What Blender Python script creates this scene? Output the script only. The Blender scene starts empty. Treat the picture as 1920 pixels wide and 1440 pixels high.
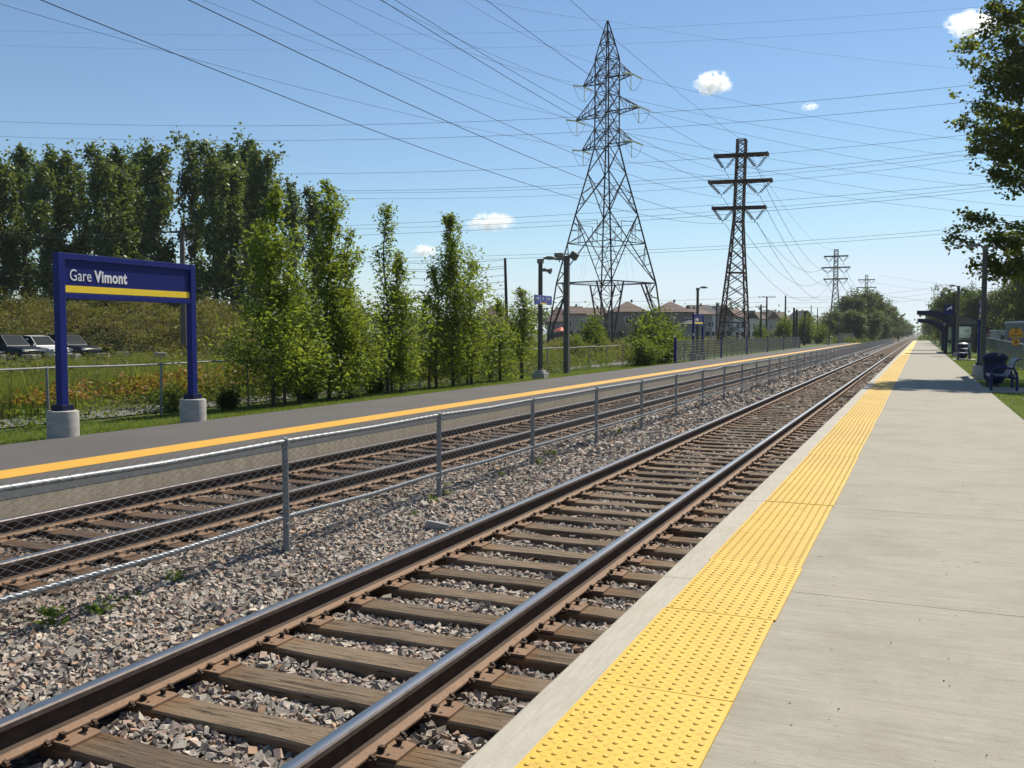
import bpy, math, random
import numpy as np
from mathutils import Vector, Matrix
S = bpy.context.scene
C = S.collection
rad = math.radians
# ------------------------------------------------------------------ camera
EYE = 1.57
FPX = 1734.0
YAW, PITCH = rad(23.80), rad(3.12)
cam = bpy.data.cameras.new("camera"); cam.lens = 36.0 * FPX / 1920.0; cam.sensor_width = 36.0
cam.clip_start = 0.05; cam.clip_end = 12000
camo = bpy.data.objects.new("camera", cam); C.objects.link(camo)
camo.location = (0, 0, EYE); camo.rotation_euler = (rad(90) - PITCH, 0, YAW)
S.camera = camo
# ------------------------------------------------------------------ world, sun, exposure
SUN_EL, SUN_AZ = rad(51), rad(17)          # azimuth measured from +Y (along the track) towards +X
w = bpy.data.worlds.new("World"); S.world = w; w.use_nodes = True
nt = w.node_tree; nt.nodes.clear()
sky = nt.nodes.new('ShaderNodeTexSky'); sky.sky_type = 'NISHITA'; sky.sun_disc = False
sky.sun_elevation = SUN_EL; sky.sun_rotation = SUN_AZ; sky.altitude = 50
sky.air_density = 1.0; sky.dust_density = 0.0; sky.ozone_density = 3.0
bg = nt.nodes.new('ShaderNodeBackground'); bg.inputs[1].default_value = 0.07
wo = nt.nodes.new('ShaderNodeOutputWorld')
# thick summer air near the horizon: the sky's brightness levels off there instead of burning out
sc_ = nt.nodes.new('ShaderNodeSeparateColor'); cc_ = nt.nodes.new('ShaderNodeCombineColor'); nt.links.new(sky.outputs[0], sc_.inputs[0])
for i_, (g_, lim_) in enumerate(((1.03, 7.1), (1.10, 8.2), (1.12, 9.6))):
    ml_ = nt.nodes.new('ShaderNodeMath'); ml_.operation = 'MULTIPLY'; ml_.inputs[1].default_value = g_; nt.links.new(sc_.outputs[i_], ml_.inputs[0])
    mn_ = nt.nodes.new('ShaderNodeMath'); mn_.operation = 'SMOOTH_MIN'; mn_.inputs[1].default_value = lim_; mn_.inputs[2].default_value = 2.5
    nt.links.new(ml_.outputs[0], mn_.inputs[0]); nt.links.new(mn_.outputs[0], cc_.inputs[i_])
nt.links.new(cc_.outputs[0], bg.inputs[0]); nt.links.new(bg.outputs[0], wo.inputs[0])
sun = bpy.data.lights.new("sun", 'SUN'); sun.energy = 4.9; sun.angle = rad(0.53); sun.color = (1.0, 0.93, 0.80)
suno = bpy.data.objects.new("sun", sun); C.objects.link(suno)
sd = Vector((math.sin(SUN_AZ) * math.cos(SUN_EL), math.cos(SUN_AZ) * math.cos(SUN_EL), math.sin(SUN_EL)))
suno.rotation_euler = sd.to_track_quat('Z', 'Y').to_euler(); suno.location = (0, 0, 60)
S.view_settings.view_transform = 'Standard'; S.view_settings.look = 'None'
S.view_settings.exposure = 0.585; S.view_settings.gamma = 1.0
S.cycles.max_bounces = 8; S.cycles.volume_bounces = 6; S.cycles.transparent_max_bounces = 24

# ------------------------------------------------------------------ picture <-> world, for laying things out at real distances
_F = np.array([-math.sin(YAW) * math.cos(PITCH), math.cos(YAW) * math.cos(PITCH), -math.sin(PITCH)])
_R = np.array([math.cos(YAW), math.sin(YAW), 0.0]); _U = np.cross(_R, _F)
EYEV = np.array([0, 0, EYE])
def ray(u, v): return _F + _R * (u - 960) / FPX + _U * (720 - v) / FPX
def at(u, v, D): return EYEV + ray(u, v) * D
def atx(u, v, x): r = ray(u, v); return EYEV + r * (x / r[0])
def atz(u, v, z): r = ray(u, v); return EYEV + r * ((z - EYE) / r[2])
def projn(P):
    q = P - EYEV; d = q @ _F
    return 960 + FPX * (q @ _R) / d, 720 - FPX * (q @ _U) / d, d

# ------------------------------------------------------------------ mesh builder
class MB:
    def __init__(s): s.v = []; s.f = []; s.m = []
    def add(s, vs, fs, m=0):
        n = len(s.v); s.v += [tuple(p) for p in vs]; s.f += [tuple(i + n for i in q) for q in fs]; s.m += [m] * len(fs); return s
    def box(s, c, d, m=0, rz=0, rot=None):
        x, y, z = (k / 2 for k in d)
        P = [Vector(p) for p in ((-x,-y,-z),(x,-y,-z),(x,y,-z),(-x,y,-z),(-x,-y,z),(x,-y,z),(x,y,z),(-x,y,z))]
        R = rot if rot is not None else Matrix.Rotation(rz, 3, 'Z')
        P = [R @ p + Vector(c) for p in P]
        return s.add(P, [(0,3,2,1),(4,5,6,7),(0,1,5,4),(1,2,6,5),(2,3,7,6),(3,0,4,7)], m)
    def bar(s, a, b, w, h=None, m=0, up=(0,0,1)):
        a, b = Vector(a), Vector(b); d = b - a; L = d.length
        if L < 1e-6: return s
        d.normalize(); up = Vector(up)
        if abs(d.dot(up)) > .99: up = Vector((0, 1, 0))
        x = d.cross(up).normalized(); z = x.cross(d)
        R = Matrix((x, d, z)).transposed()
        return s.box((a + b) / 2, (w, L, h or w), m, rot=R)
    def tube(s, pts, r, n=8, m=0, cap=True):
        pts = [Vector(p) for p in pts]; k = len(pts)
        rs = r if isinstance(r, (list, tuple)) else [r] * k
        vs = []; prev = None
        for i, p in enumerate(pts):
            t = (pts[min(i+1,k-1)] - pts[max(i-1,0)]).normalized()
            if prev is None:
                up = Vector((0,0,1)) if abs(t.z) < .9 else Vector((1,0,0)); x = t.cross(up).normalized()
            else:
                x = (prev - t * prev.dot(t)).normalized()
            prev = x; y = t.cross(x)
            for j in range(n):
                a = 2 * math.pi * j / n; vs.append(p + (x * math.cos(a) + y * math.sin(a)) * rs[i])
        fs = [(i*n+j, i*n+(j+1)%n, (i+1)*n+(j+1)%n, (i+1)*n+j) for i in range(k-1) for j in range(n)]
        if cap: fs += [tuple(range(n))[::-1], tuple((k-1)*n + j for j in range(n))]
        return s.add(vs, fs, m)
    def lathe(s, prof, c=(0,0,0), n=20, m=0):
        c = Vector(c); vs = []
        for r, z in prof:
            for j in range(n):
                a = 2*math.pi*j/n; vs.append(c + Vector((r*math.cos(a), r*math.sin(a), z)))
        k = len(prof)
        fs = [(i*n+j, i*n+(j+1)%n, (i+1)*n+(j+1)%n, (i+1)*n+j) for i in range(k-1) for j in range(n)]
        fs += [tuple(range(n))[::-1], tuple((k-1)*n+j for j in range(n))]
        return s.add(vs, fs, m)
    def prism(s, poly, a, b, m=0, axis='x'):
        # poly: 2-D points; extruded from a to b along axis
        n = len(poly)
        def P(p, t):
            return {'x': (t, p[0], p[1]), 'y': (p[0], t, p[1]), 'z': (p[0], p[1], t)}[axis]
        vs = [P(p, a) for p in poly] + [P(p, b) for p in poly]
        fs = [(i, (i+1)%n, n+(i+1)%n, n+i) for i in range(n)] + [tuple(range(n))[::-1], tuple(range(n, 2*n))]
        return s.add(vs, fs, m)
    def build(s, name, mats, parent=None, loc=None, smooth=False, bevel=0):
        me = bpy.data.meshes.new(name); me.from_pydata(s.v, [], s.f)
        mats = mats if isinstance(mats, (list, tuple)) else [mats]
        for m in mats: me.materials.append(m)
        if len(mats) > 1: me.polygons.foreach_set('material_index', s.m)
        if smooth:
            me.polygons.foreach_set('use_smooth', [True]*len(me.polygons))
            me.set_sharp_from_angle(angle=rad(38))
        me.update()
        return link(name, me, parent, loc, bevel)
def link(name, me, parent=None, loc=None, bevel=0):
    o = bpy.data.objects.new(name, me); C.objects.link(o)
    if parent: o.parent = parent
    if loc is not None: o.location = loc
    if bevel:
        b = o.modifiers.new('b', 'BEVEL'); b.width = bevel; b.segments = 2; b.limit_method = 'ANGLE'; b.angle_limit = rad(40)
    return o
def npmesh(name, V, Fc, nper, mats, parent=None, attr=None, smooth=False):
    """V n x 3, Fc flat index array, nper loops per face (int)"""
    me = bpy.data.meshes.new(name); nf = len(Fc) // nper
    me.vertices.add(len(V)); me.vertices.foreach_set('co', np.asarray(V, dtype=np.float32).ravel())
    me.loops.add(len(Fc)); me.loops.foreach_set('vertex_index', np.asarray(Fc, dtype=np.int32))
    me.polygons.add(nf); me.polygons.foreach_set('loop_start', np.arange(nf, dtype=np.int32) * nper)
    me.update(calc_edges=True)
    if smooth: me.polygons.foreach_set('use_smooth', np.ones(nf, dtype=bool))
    else: me.shade_flat()
    for m in (mats if isinstance(mats, (list, tuple)) else [mats]): me.materials.append(m)
    if attr is not None:
        a = me.color_attributes.new('tint', 'FLOAT_COLOR', 'POINT')
        a.data.foreach_set('color', np.asarray(attr, dtype=np.float32).ravel())
    return link(name, me, parent)
def tag(o, label=None, cat=None, group=None, kind=None):
    if label: o['label'] = label
    if cat: o['category'] = cat
    if group: o['group'] = group
    if kind: o['kind'] = kind
    return o
def thing(name, label, cat, loc=(0,0,0), rz=0, group=None):
    o = bpy.data.objects.new(name, None); C.objects.link(o); o.empty_display_size = .2
    o.location = loc; o.rotation_euler = (0, 0, rz); return tag(o, label, cat, group)
def dup(root, loc, rz=0, label=None, group=None, scale=None):
    r = root.copy(); C.objects.link(r); r.location = loc; r.rotation_euler = (0, 0, rz)
    if scale is not None: r.scale = scale if isinstance(scale, (tuple, list)) else (scale,)*3
    if label: r['label'] = label
    if group: r['group'] = group
    for ch in list(root.children):
        c = ch.copy(); C.objects.link(c); c.parent = r
        for g in ch.children:
            d = g.copy(); C.objects.link(d); d.parent = c
    return r
ORD = "first second third fourth fifth sixth seventh eighth ninth tenth eleventh twelfth thirteenth fourteenth fifteenth sixteenth seventeenth eighteenth nineteenth twentieth".split()

# ------------------------------------------------------------------ materials
class N:
    def __init__(s, name):
        s.m = bpy.data.materials.new(name); s.m.use_nodes = True; s.t = s.m.node_tree; s.n = s.t.nodes; s.n.clear()
        s.out = s.n.new('ShaderNodeOutputMaterial'); s.b = s.n.new('ShaderNodeBsdfPrincipled'); s.L(s.b.outputs[0], s.out.inputs[0])
    def L(s, a, b): s.t.links.new(a, b)
    def new(s, t, **k):
        x = s.n.new(t)
        for a, v in k.items(): setattr(x, a, v)
        return x
    def pos(s): return s.new('ShaderNodeNewGeometry').outputs['Position']
    def obj(s): return s.new('ShaderNodeTexCoord').outputs['Object']
    def island(s): return s.new('ShaderNodeNewGeometry').outputs['Random Per Island']
    def rnd(s): return s.new('ShaderNodeObjectInfo').outputs['Random']
    def map(s, v, sc=(1,1,1), rot=(0,0,0)):
        m = s.new('ShaderNodeMapping'); m.inputs['Scale'].default_value = sc; m.inputs['Rotation'].default_value = rot; s.L(v, m.inputs[0]); return m.outputs[0]
    def noise(s, v, sc, det=4, ro=.55, dist=0):
        x = s.new('ShaderNodeTexNoise'); x.inputs['Scale'].default_value = sc; x.inputs['Detail'].default_value = det
        x.inputs['Roughness'].default_value = ro; x.inputs['Distortion'].default_value = dist; s.L(v, x.inputs['Vector']); return x.outputs['Fac']
    def voro(s, v, sc, feat='F1', out='Distance'):
        x = s.new('ShaderNodeTexVoronoi', feature=feat); x.inputs['Scale'].default_value = sc; s.L(v, x.inputs['Vector']); return x.outputs[out]
    def ramp(s, f, stops, interp='LINEAR'):
        x = s.new('ShaderNodeValToRGB'); x.color_ramp.interpolation = interp; e = x.color_ramp.elements
        while len(e) < len(stops): e.new(.5)
        for i, (p, c) in enumerate(stops):
            e[i].position = p; e[i].color = (*c, 1) if len(c) == 3 else c
        s.L(f, x.inputs[0]); return x.outputs[0]
    def mix(s, f, a, b, t='MIX'):
        x = s.new('ShaderNodeMix', data_type='RGBA', blend_type=t)
        for k, v in ((0, f), (6, a), (7, b)):
            if isinstance(v, (int, float)): x.inputs[k].default_value = v
            elif isinstance(v, tuple): x.inputs[k].default_value = (*v, 1)
            else: s.L(v, x.inputs[k])
        return x.outputs[2]
    def math(s, op, a, b=None, cl=False):
        x = s.new('ShaderNodeMath', operation=op, use_clamp=cl)
        for k, v in ((0, a), (1, b)):
            if v is None: continue
            if isinstance(v, (int, float)): x.inputs[k].default_value = v
            else: s.L(v, x.inputs[k])
        return x.outputs[0]
    def col(s, c, k=.67):
        # k: common brightness of the material's own colour (real albedos are lower than they look in the sun)
        if isinstance(c, tuple): s.b.inputs['Base Color'].default_value = (*(x*k for x in c), 1)
        else:
            if k != 1: c = s.mix(1.0, c, (k, k, k), 'MULTIPLY')
            s.L(c, s.b.inputs['Base Color'])
        return s
    def rough(s, r):
        if isinstance(r, (int, float)): s.b.inputs['Roughness'].default_value = r
        else: s.L(r, s.b.inputs['Roughness'])
        return s
    def metal(s, v): s.b.inputs['Metallic'].default_value = v; return s
    def spec(s, v): s.b.inputs['Specular IOR Level'].default_value = v; return s
    def bump(s, h, st=.5, d=.01):
        x = s.new('ShaderNodeBump'); x.inputs['Strength'].default_value = st; x.inputs['Distance'].default_value = d
        s.L(h, x.inputs['Height']); s.L(x.outputs[0], s.b.inputs['Normal']); return s
def sc3(c, k): return tuple(min(1, x * k) for x in c)
def paint(name, c, rough=.5, var=.12, metal=0, spec=.5, scale=6, bump=0, k=.67):
    n = N(name); f = n.noise(n.obj(), scale, 5, .6)
    n.col(n.ramp(f, [(.3, sc3(c, 1 - var)), (.7, sc3(c, 1 + var))]), k).rough(rough).metal(metal).spec(spec)
    if bump: n.bump(f, bump, .01)
    return n.m
def leafmat(name, cols, tr=.35, patch=None, pscale=.25, rough=.55):
    n = N(name); f = n.island()
    c = n.ramp(f, [(i / max(1, len(cols) - 1), k) for i, k in enumerate(cols)])
    if patch:
        g = n.noise(n.pos(), pscale, 4, .6)
        p = n.ramp(g, [(.30 + .4 * i / max(1, len(patch) - 1), k) for i, k in enumerate(patch)])
        c = n.mix(.6 if name not in ('mound_weeds', 'field_weeds') else .78, c, p)
    n.col(c, .95).rough(rough).spec(.18)
    t = n.new('ShaderNodeBsdfTranslucent'); n.L(n.mix(.5, c, (.35, .42, .03), 'MIX'), t.inputs[0])
    mx = n.new('ShaderNodeMixShader'); mx.inputs[0].default_value = tr
    n.L(n.b.outputs[0], mx.inputs[1]); n.L(t.outputs[0], mx.inputs[2]); n.L(mx.outputs[0], n.out.inputs[0])
    return n.m
M = {}
# platform concrete: broomed across, with control joints every 3 m
n = N('platform_concrete'); p = n.pos()
fine = n.noise(n.map(p, (3, 60, 1)), 1.0, 5, .7); big = n.noise(p, .35, 5, .6); mid = n.noise(p, 3.5, 5, .65); gr = n.noise(p, 160, 3, .7)
streak = n.noise(n.map(p, (.35, 5, 1)), 1.0, 4, .6)
c = n.ramp(big, [(.3, (.39, .35, .27)), (.7, (.50, .46, .365))])
c = n.mix(.5, c, n.ramp(mid, [(.32, (.34, .305, .235)), (.68, (.52, .485, .39))]))
c = n.mix(.42, c, n.ramp(fine, [(.3, (.22, .20, .155)), (.7, (.61, .57, .46))]))
c = n.mix(.22, c, n.ramp(streak, [(.35, (.28, .26, .21)), (.65, (.52, .49, .43))]))
st2 = n.noise(n.map(p, (2.2, 26, 1)), 1.0, 5, .75, .3)
c = n.mix(.30, c, n.ramp(st2, [(.32, (.20, .185, .15)), (.52, (.46, .44, .37)), (.7, (.60, .57, .49))]))
c = n.mix(.28, c, n.ramp(gr, [(.35, (.20, .185, .15)), (.65, (.62, .585, .49))]))
blot = n.ramp(n.noise(p, 1.15, 7, .72), [(.36, (.86, .85, .82)), (.52, (1, 1, 1)), (.66, (1.05, 1.04, 1.02))])
dash = n.ramp(n.noise(n.map(p, (14, 95, 1)), 1.0, 3, .6), [(.56, (1, 1, 1)), (.68, (.68, .66, .62))])
c = n.mix(.6, c, dash, 'MULTIPLY'); c = n.mix(.75, c, blot, 'MULTIPLY')
spk = n.ramp(n.voro(p, 14), [(.0, (.45, .42, .36)), (.05, (.45, .42, .36)), (.075, (1, 1, 1))]); spm = n.ramp(n.noise(p, 3, 3), [(.45, (0, 0, 0)), (.6, (1, 1, 1))])
c = n.mix(n.math('MULTIPLY', spm, .8), c, n.mix(1.0, c, spk, 'MULTIPLY'))
spots = n.ramp(n.voro(p, 2.2), [(.0, (.30, .27, .22)), (.035, (.30, .27, .22)), (.05, (1, 1, 1))])
c = n.mix(.55, c, spots, 'MULTIPLY')
sep = n.new('ShaderNodeSeparateXYZ'); n.L(p, sep.inputs[0])
wob = n.math('MULTIPLY', n.noise(n.map(p, (1, 1, 1)), 1.1, 4), .05)
yy = n.math('ADD', n.math('ADD', sep.outputs[1], .235 + 3000), wob)
j = n.math('ABSOLUTE', n.math('SUBTRACT', n.math('MODULO', yy, 3.0), 0.03))
jm = n.ramp(j, [(0, (0, 0, 0)), (.004, (0, 0, 0)), (.008, (1, 1, 1))])
c = n.mix(1.0, c, n.mix(.62, (1., 1., 1.), jm, 'MULTIPLY'), 'MULTIPLY')
n.col(c).rough(.9).spec(.25); n.bump(n.mix(.5, fine, gr), .35, .004); M['plat'] = n.m
# coping concrete
n = N('coping_concrete'); p = n.pos()
c = n.mix(.5, n.ramp(n.noise(p, 2.5, 6, .65), [(.3, (.50, .46, .37)), (.7, (.66, .61, .51))]), n.ramp(n.noise(n.map(p, (40, 4, 1)), 1, 5, .7), [(.3, (.40, .36, .28)), (.7, (.70, .65, .55))]))
st = n.ramp(n.noise(p, 1.3, 5, .7), [(.55, (0, 0, 0)), (.72, (1, 1, 1))]); c = n.mix(n.math('MULTIPLY', st, .35), c, (.46, .32, .16))
c = n.mix(.2, c, n.ramp(n.noise(p, 170, 2, .7), [(.35, (.2, .19, .17)), (.65, (.62, .60, .55))]))
sep = n.new('ShaderNodeSeparateXYZ'); n.L(p, sep.inputs[0])
j = n.math('ABSOLUTE', n.math('SUBTRACT', n.math('MODULO', n.math('ADD', sep.outputs[1], 3000.23), 3.0), 0.03))
c = n.mix(1.0, c, n.mix(.6, (1., 1., 1.), n.ramp(j, [(0, (0, 0, 0)), (.003, (0, 0, 0)), (.008, (1, 1, 1))]), 'MULTIPLY'), 'MULTIPLY')
n.col(c).rough(.9).spec(.25).bump(n.noise(p, 120, 4, .7), .3, .004); M['coping'] = n.m
# asphalt of the other platform
n = N('asphalt'); p = n.pos()
c = n.mix(.5, n.ramp(n.noise(p, .6, 5, .6), [(.3, (.112, .102, .093)), (.7, (.158, .145, .133))]), n.ramp(n.noise(p, 90, 4, .8), [(.3, (.045, .041, .039)), (.7, (.19, .178, .168))]))
n.col(c).rough(.9).spec(.3).bump(n.noise(p, 130, 3, .7), .5, .006); M['asphalt'] = n.m
n = N('old_wall_concrete'); p = n.pos()
c = n.mix(.6, n.ramp(n.noise(p, 1.2, 6, .65), [(.3, (.52, .40, .25)), (.7, (.74, .60, .42))]), n.ramp(n.noise(n.map(p, (1, 3, .6)), 2.5, 5, .7), [(.3, (.38, .30, .20)), (.7, (.72, .63, .48))]))
n.col(c).rough(.95).bump(n.noise(p, 40, 4, .7), .5, .01); M['wall'] = n.m
n = N('pedestal_concrete'); p = n.obj()
c = n.mix(.5, n.ramp(n.noise(p, 5, 6, .65), [(.3, (.40, .38, .34)), (.7, (.60, .57, .52))]), n.ramp(n.noise(n.map(p, (1, 1, 6)), 4, 5, .7), [(.3, (.33, .31, .28)), (.7, (.60, .58, .53))]))
n.col(c).rough(.92).bump(n.noise(p, 45, 4, .7), .5, .008); M['pedestal'] = n.m
def yellow(name, a, b, wear):
    n = N(name); p = n.pos()
    c = n.mix(.5, n.ramp(n.noise(p, 3, 5, .6), [(.3, a), (.7, b)]), n.ramp(n.noise(p, 60, 3, .6), [(.3, sc3(a, .9)), (.7, sc3(b, 1.1))]))
    sp = n.ramp(n.voro(p, 9), [(.03, (0, 0, 0)), (.06, (1, 1, 1))])
    d = n.ramp(n.noise(p, 7, 6, .75), [(.52, (0, 0, 0)), (.72, (1, 1, 1))])
    c = n.mix(n.math('MULTIPLY', d, wear), c, (.30, .20, .08))
    c = n.mix(.5, c, sp, 'MULTIPLY')
    c = n.mix(1.0, c, n.ramp(n.rnd(), [(0, (.93, .92, .90)), (1, (1.04, 1.04, 1.04))]), 'MULTIPLY')
    n.col(c).rough(.6).spec(.4).bump(n.noise(p, 90, 3, .6), .12, .003); return n.m
M['tactile'] = yellow('tactile_yellow', (.76, .47, .055), (.88, .58, .085), .30)
M['stripe'] = yellow('stripe_yellow', (.76, .40, .035), (.86, .47, .05), .16)
# wood of the ties
def wood(name, a, b, d):
    n = N(name); p = n.obj(); r = n.rnd()
    v = n.new('ShaderNodeVectorMath', operation='ADD'); n.L(p, v.inputs[0])
    cmb = n.new('ShaderNodeCombineXYZ'); n.L(n.math('MULTIPLY', r, 37.), cmb.inputs[0]); n.L(n.math('MULTIPLY', r, 11.), cmb.inputs[1]); n.L(cmb.outputs[0], v.inputs[1])
    q = v.outputs[0]
    g = n.noise(n.map(q, (2.6, 48, 30)), 1, 7, .8, 1.1); g2 = n.noise(n.map(q, (.9, 9, 6)), 2, 5, .7)
    c = n.mix(.55, n.ramp(g, [(.28, d), (.42, a), (.75, b)]), n.ramp(g2, [(.3, sc3(a, .8)), (.7, b)]))
    crack = n.ramp(n.noise(n.map(q, (1.6, 42, 30)), 1, 4, .7, 1.6), [(.57, (0, 0, 0)), (.63, (1, 1, 1))])
    c = n.mix(n.math('MULTIPLY', crack, .8), c, sc3(d, .5))
    c = n.mix(1., c, n.ramp(r, [(0, (.75, .72, .70)), (1, (1.2, 1.15, 1.1))]), 'MULTIPLY')
    sep = n.new('ShaderNodeSeparateXYZ'); n.L(p, sep.inputs[0])
    ax = n.math('ABSOLUTE', n.math('SUBTRACT', n.math('ABSOLUTE', sep.outputs[0]), .76))
    stn = n.math('MULTIPLY', n.ramp(ax, [(.12, (1, 1, 1)), (.42, (0, 0, 0))]), n.ramp(n.noise(q, 4, 4, .6), [(.35, (0, 0, 0)), (.6, (1, 1, 1))]))
    c = n.mix(n.math('MULTIPLY', stn, .75), c, (.26, .13, .045))
    hh = n.math('SUBTRACT', g, n.math('MULTIPLY', crack, .7))
    n.col(c).rough(.88).spec(.25).bump(hh, .9, .012); return n.m
M['tie'] = wood('tie_wood', (.20, .148, .10), (.33, .26, .185), (.05, .034, .024))
M['tie_old'] = wood('old_tie_wood', (.12, .075, .048), (.19, .13, .09), (.045, .028, .018))
n = N('rusty_steel'); p = n.pos()
n.col(n.mix(.5, n.ramp(n.noise(p, 7, 5, .6), [(.3, (.20, .115, .065)), (.7, (.30, .185, .115))]), n.ramp(n.noise(p, 60, 4, .7), [(.3, (.15, .08, .045)), (.7, (.34, .22, .14))])), .78).rough(.75).spec(.3).bump(n.noise(p, 90, 4, .7), .3, .003); M['rust'] = n.m
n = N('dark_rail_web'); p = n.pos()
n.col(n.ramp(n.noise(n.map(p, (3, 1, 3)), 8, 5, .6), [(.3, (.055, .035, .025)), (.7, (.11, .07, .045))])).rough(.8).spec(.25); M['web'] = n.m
n = N('worn_rail_head'); p = n.pos()
n.col(n.ramp(n.noise(n.map(p, (60, .6, 1)), 1, 4, .6), [(.3, (.38, .36, .34)), (.7, (.52, .49, .46))]), 1).metal(1).rough(n.ramp(n.noise(n.map(p, (90, .4, 1)), 1, 4), [(.3, (.26,)*3), (.7, (.36,)*3)])); M['head'] = n.m
n = N('rail_gauge_corner'); p = n.pos(); n.col(n.ramp(n.noise(p, 14, 4), [(.3, (.16, .12, .10)), (.7, (.27, .22, .19))])).rough(.5).metal(.35); M['corner'] = n.m
# galvanised metals
n = N('galvanised'); p = n.pos()
n.col(n.ramp(n.noise(p, 12, 5, .6), [(.3, (.34, .35, .36)), (.7, (.52, .53, .54))]), .55).metal(.45).rough(.5); M['galv'] = n.m
n = N('galvanised_post'); p = n.pos()
n.col(n.ramp(n.noise(p, 9, 5, .6), [(.3, (.21, .22, .23)), (.7, (.33, .34, .35))])).metal(.25).rough(.6); M['post'] = n.m
n = N('mesh_wire'); n.col((.50, .50, .48), .8).metal(.25).rough(.45); M['wire'] = n.m
n = N('dull_mesh_wire'); n.col((.20, .21, .20)).metal(.2).rough(.6); M['wire_old'] = n.m
M['blue'] = paint('blue_paint', (.006, .014, .14), .5, .15, spec=.2, k=1)
M['bench'] = paint('bench_blue_paint', (.006, .012, .075), .45, .15, spec=.3, k=1)
M['blue_dark'] = paint('deep_blue_paint', (.006, .011, .06), .5, .15, spec=.25)
M['panel'] = paint('blue_sign_panel', (.006, .013, .12), .45, .08, spec=.2, k=1)
M['panel_light'] = paint('faded_blue_sign', (.06, .08, .42), .4, .08)
M['white'] = paint('white_lettering', (.74, .75, .78), .5, .05, k=.9)
M['signyellow'] = paint('sign_yellow', (.85, .60, .02), .5, .05, k=.95)
M['orange'] = paint('orange_sign_paint', (.80, .33, .015), .5, .06, k=.95)
M['black'] = paint('black_lettering', (.015, .015, .015), .5, .05)
M['pole'] = paint('brown_grey_pole', (.115, .105, .09), .7, .25, scale=3, bump=.2)
M['woodpole'] = paint('weathered_pole_wood', (.15, .125, .10), .85, .3, scale=2, bump=.3)
M['woodpole_dark'] = paint('dark_pole_wood', (.06, .048, .04), .85, .3, scale=2)
M['lamp'] = paint('lamp_housing', (.22, .20, .18), .5, .1)
M['lens'] = paint('lamp_lens', (.55, .54, .50), .25, .05)
M['steel_dark'] = paint('dark_tower_steel', (.045, .036, .038), .75, .25, scale=.6, spec=.2)
M['steel_brown'] = paint('brown_pylon_steel', (.085, .048, .040), .8, .25, scale=.6, spec=.15)
M['steel_grey'] = paint('grey_bracing_steel', (.085, .076, .078), .75, .2, scale=.6, spec=.2)
M['glassins'] = paint('glass_insulator', (.62, .68, .58), .2, .1, k=1)
M['darkins'] = paint('dark_insulator', (.022, .018, .022), .6, .1, spec=.15)
M['cable'] = paint('power_cable', (.035, .038, .045), .8, .1, spec=.1)
M['glass'] = paint('dark_window_glass', (.015, .025, .03), .2, .2, spec=.12)
n = N('shelter_glass'); n.col((.85, .93, .88)).rough(.02); n.b.inputs['Transmission Weight'].default_value = .0
t = n.new('ShaderNodeBsdfTransparent'); t.inputs[0].default_value = (.80, .88, .84, 1); g = n.new('ShaderNodeBsdfGlossy'); g.inputs['Roughness'].default_value = .03
mx = n.new('ShaderNodeMixShader'); mx.inputs[0].default_value = .10; n.L(t.outputs[0], mx.inputs[1]); n.L(g.outputs[0], mx.inputs[2]); n.L(mx.outputs[0], n.out.inputs[0]); M['clear'] = n.m
M['smoked'] = paint('smoked_roof_panel', (.17, .155, .125), .35, .15)
M['bark'] = paint('bark', (.075, .058, .045), .9, .3, scale=8, bump=.6)
M['bark_light'] = paint('pale_bark', (.17, .155, .13), .9, .3, scale=4, bump=.4)
# leaves
M['leaf_young'] = leafmat('young_tree_leaves', [(.045, .085, .012), (.088, .145, .015), (.155, .21, .026), (.25, .29, .06)], .52)
M['leaf_poplar'] = leafmat('poplar_leaves', [(.034, .062, .024), (.058, .100, .032), (.095, .140, .045), (.16, .20, .10)], .30, rough=.4)
M['leaf_maple'] = leafmat('maple_leaves', [(.024, .042, .013), (.045, .070, .016), (.080, .105, .02), (.17, .19, .03)], .42)
M['leaf_far'] = leafmat('distant_leaves', [(.018, .040, .014), (.030, .058, .016), (.055, .085, .022)], .25, [(.016, .038, .012), (.035, .065, .017), (.075, .095, .02)], .12)
M['leaf_bush'] = leafmat('bush_leaves', [(.035, .075, .014), (.06, .11, .018), (.10, .15, .026)], .42)
M['leaf_dark'] = leafmat('dark_shrub_leaves', [(.022, .035, .012), (.035, .055, .015), (.06, .075, .02)], .3)
M['leaf_red'] = leafmat('sumac_leaves', [(.22, .05, .012), (.30, .10, .015), (.26, .16, .02), (.10, .09, .02)], .35)
M['weeds'] = leafmat('field_weeds', [(.045, .06, .016), (.075, .09, .022), (.12, .115, .03)], .3, [(.026, .055, .010), (.085, .09, .02), (.17, .12, .035), (.05, .10, .015), (.12, .06, .02), (.08, .11, .02)], .38)
M['goldenrod'] = leafmat('goldenrod_growth', [(.05, .05, .016), (.10, .09, .026), (.17, .14, .04)], .3, [(.03, .055, .012), (.12, .10, .03), (.20, .15, .045), (.11, .06, .025), (.06, .08, .02)], .25)
M['mound'] = leafmat('mound_weeds', [(.04, .045, .014), (.095, .09, .025), (.18, .15, .05)], .28, [(.020, .036, .010), (.09, .085, .022), (.24, .18, .055), (.12, .06, .025), (.055, .09, .016), (.19, .14, .045)], .42)
M['reed'] = leafmat('reed_grass', [(.06, .11, .018), (.10, .16, .025), (.16, .20, .04), (.24, .20, .08)], .42, [(.045, .085, .016), (.085, .125, .028), (.17, .14, .055), (.07, .11, .025), (.13, .11, .045)], .55)
M['lawn'] = leafmat('lawn_blades', [(.05, .09, .012), (.085, .135, .018), (.13, .165, .03)], .4, [(.05, .10, .014), (.10, .15, .02), (.17, .15, .04)], 1.1)
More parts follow.
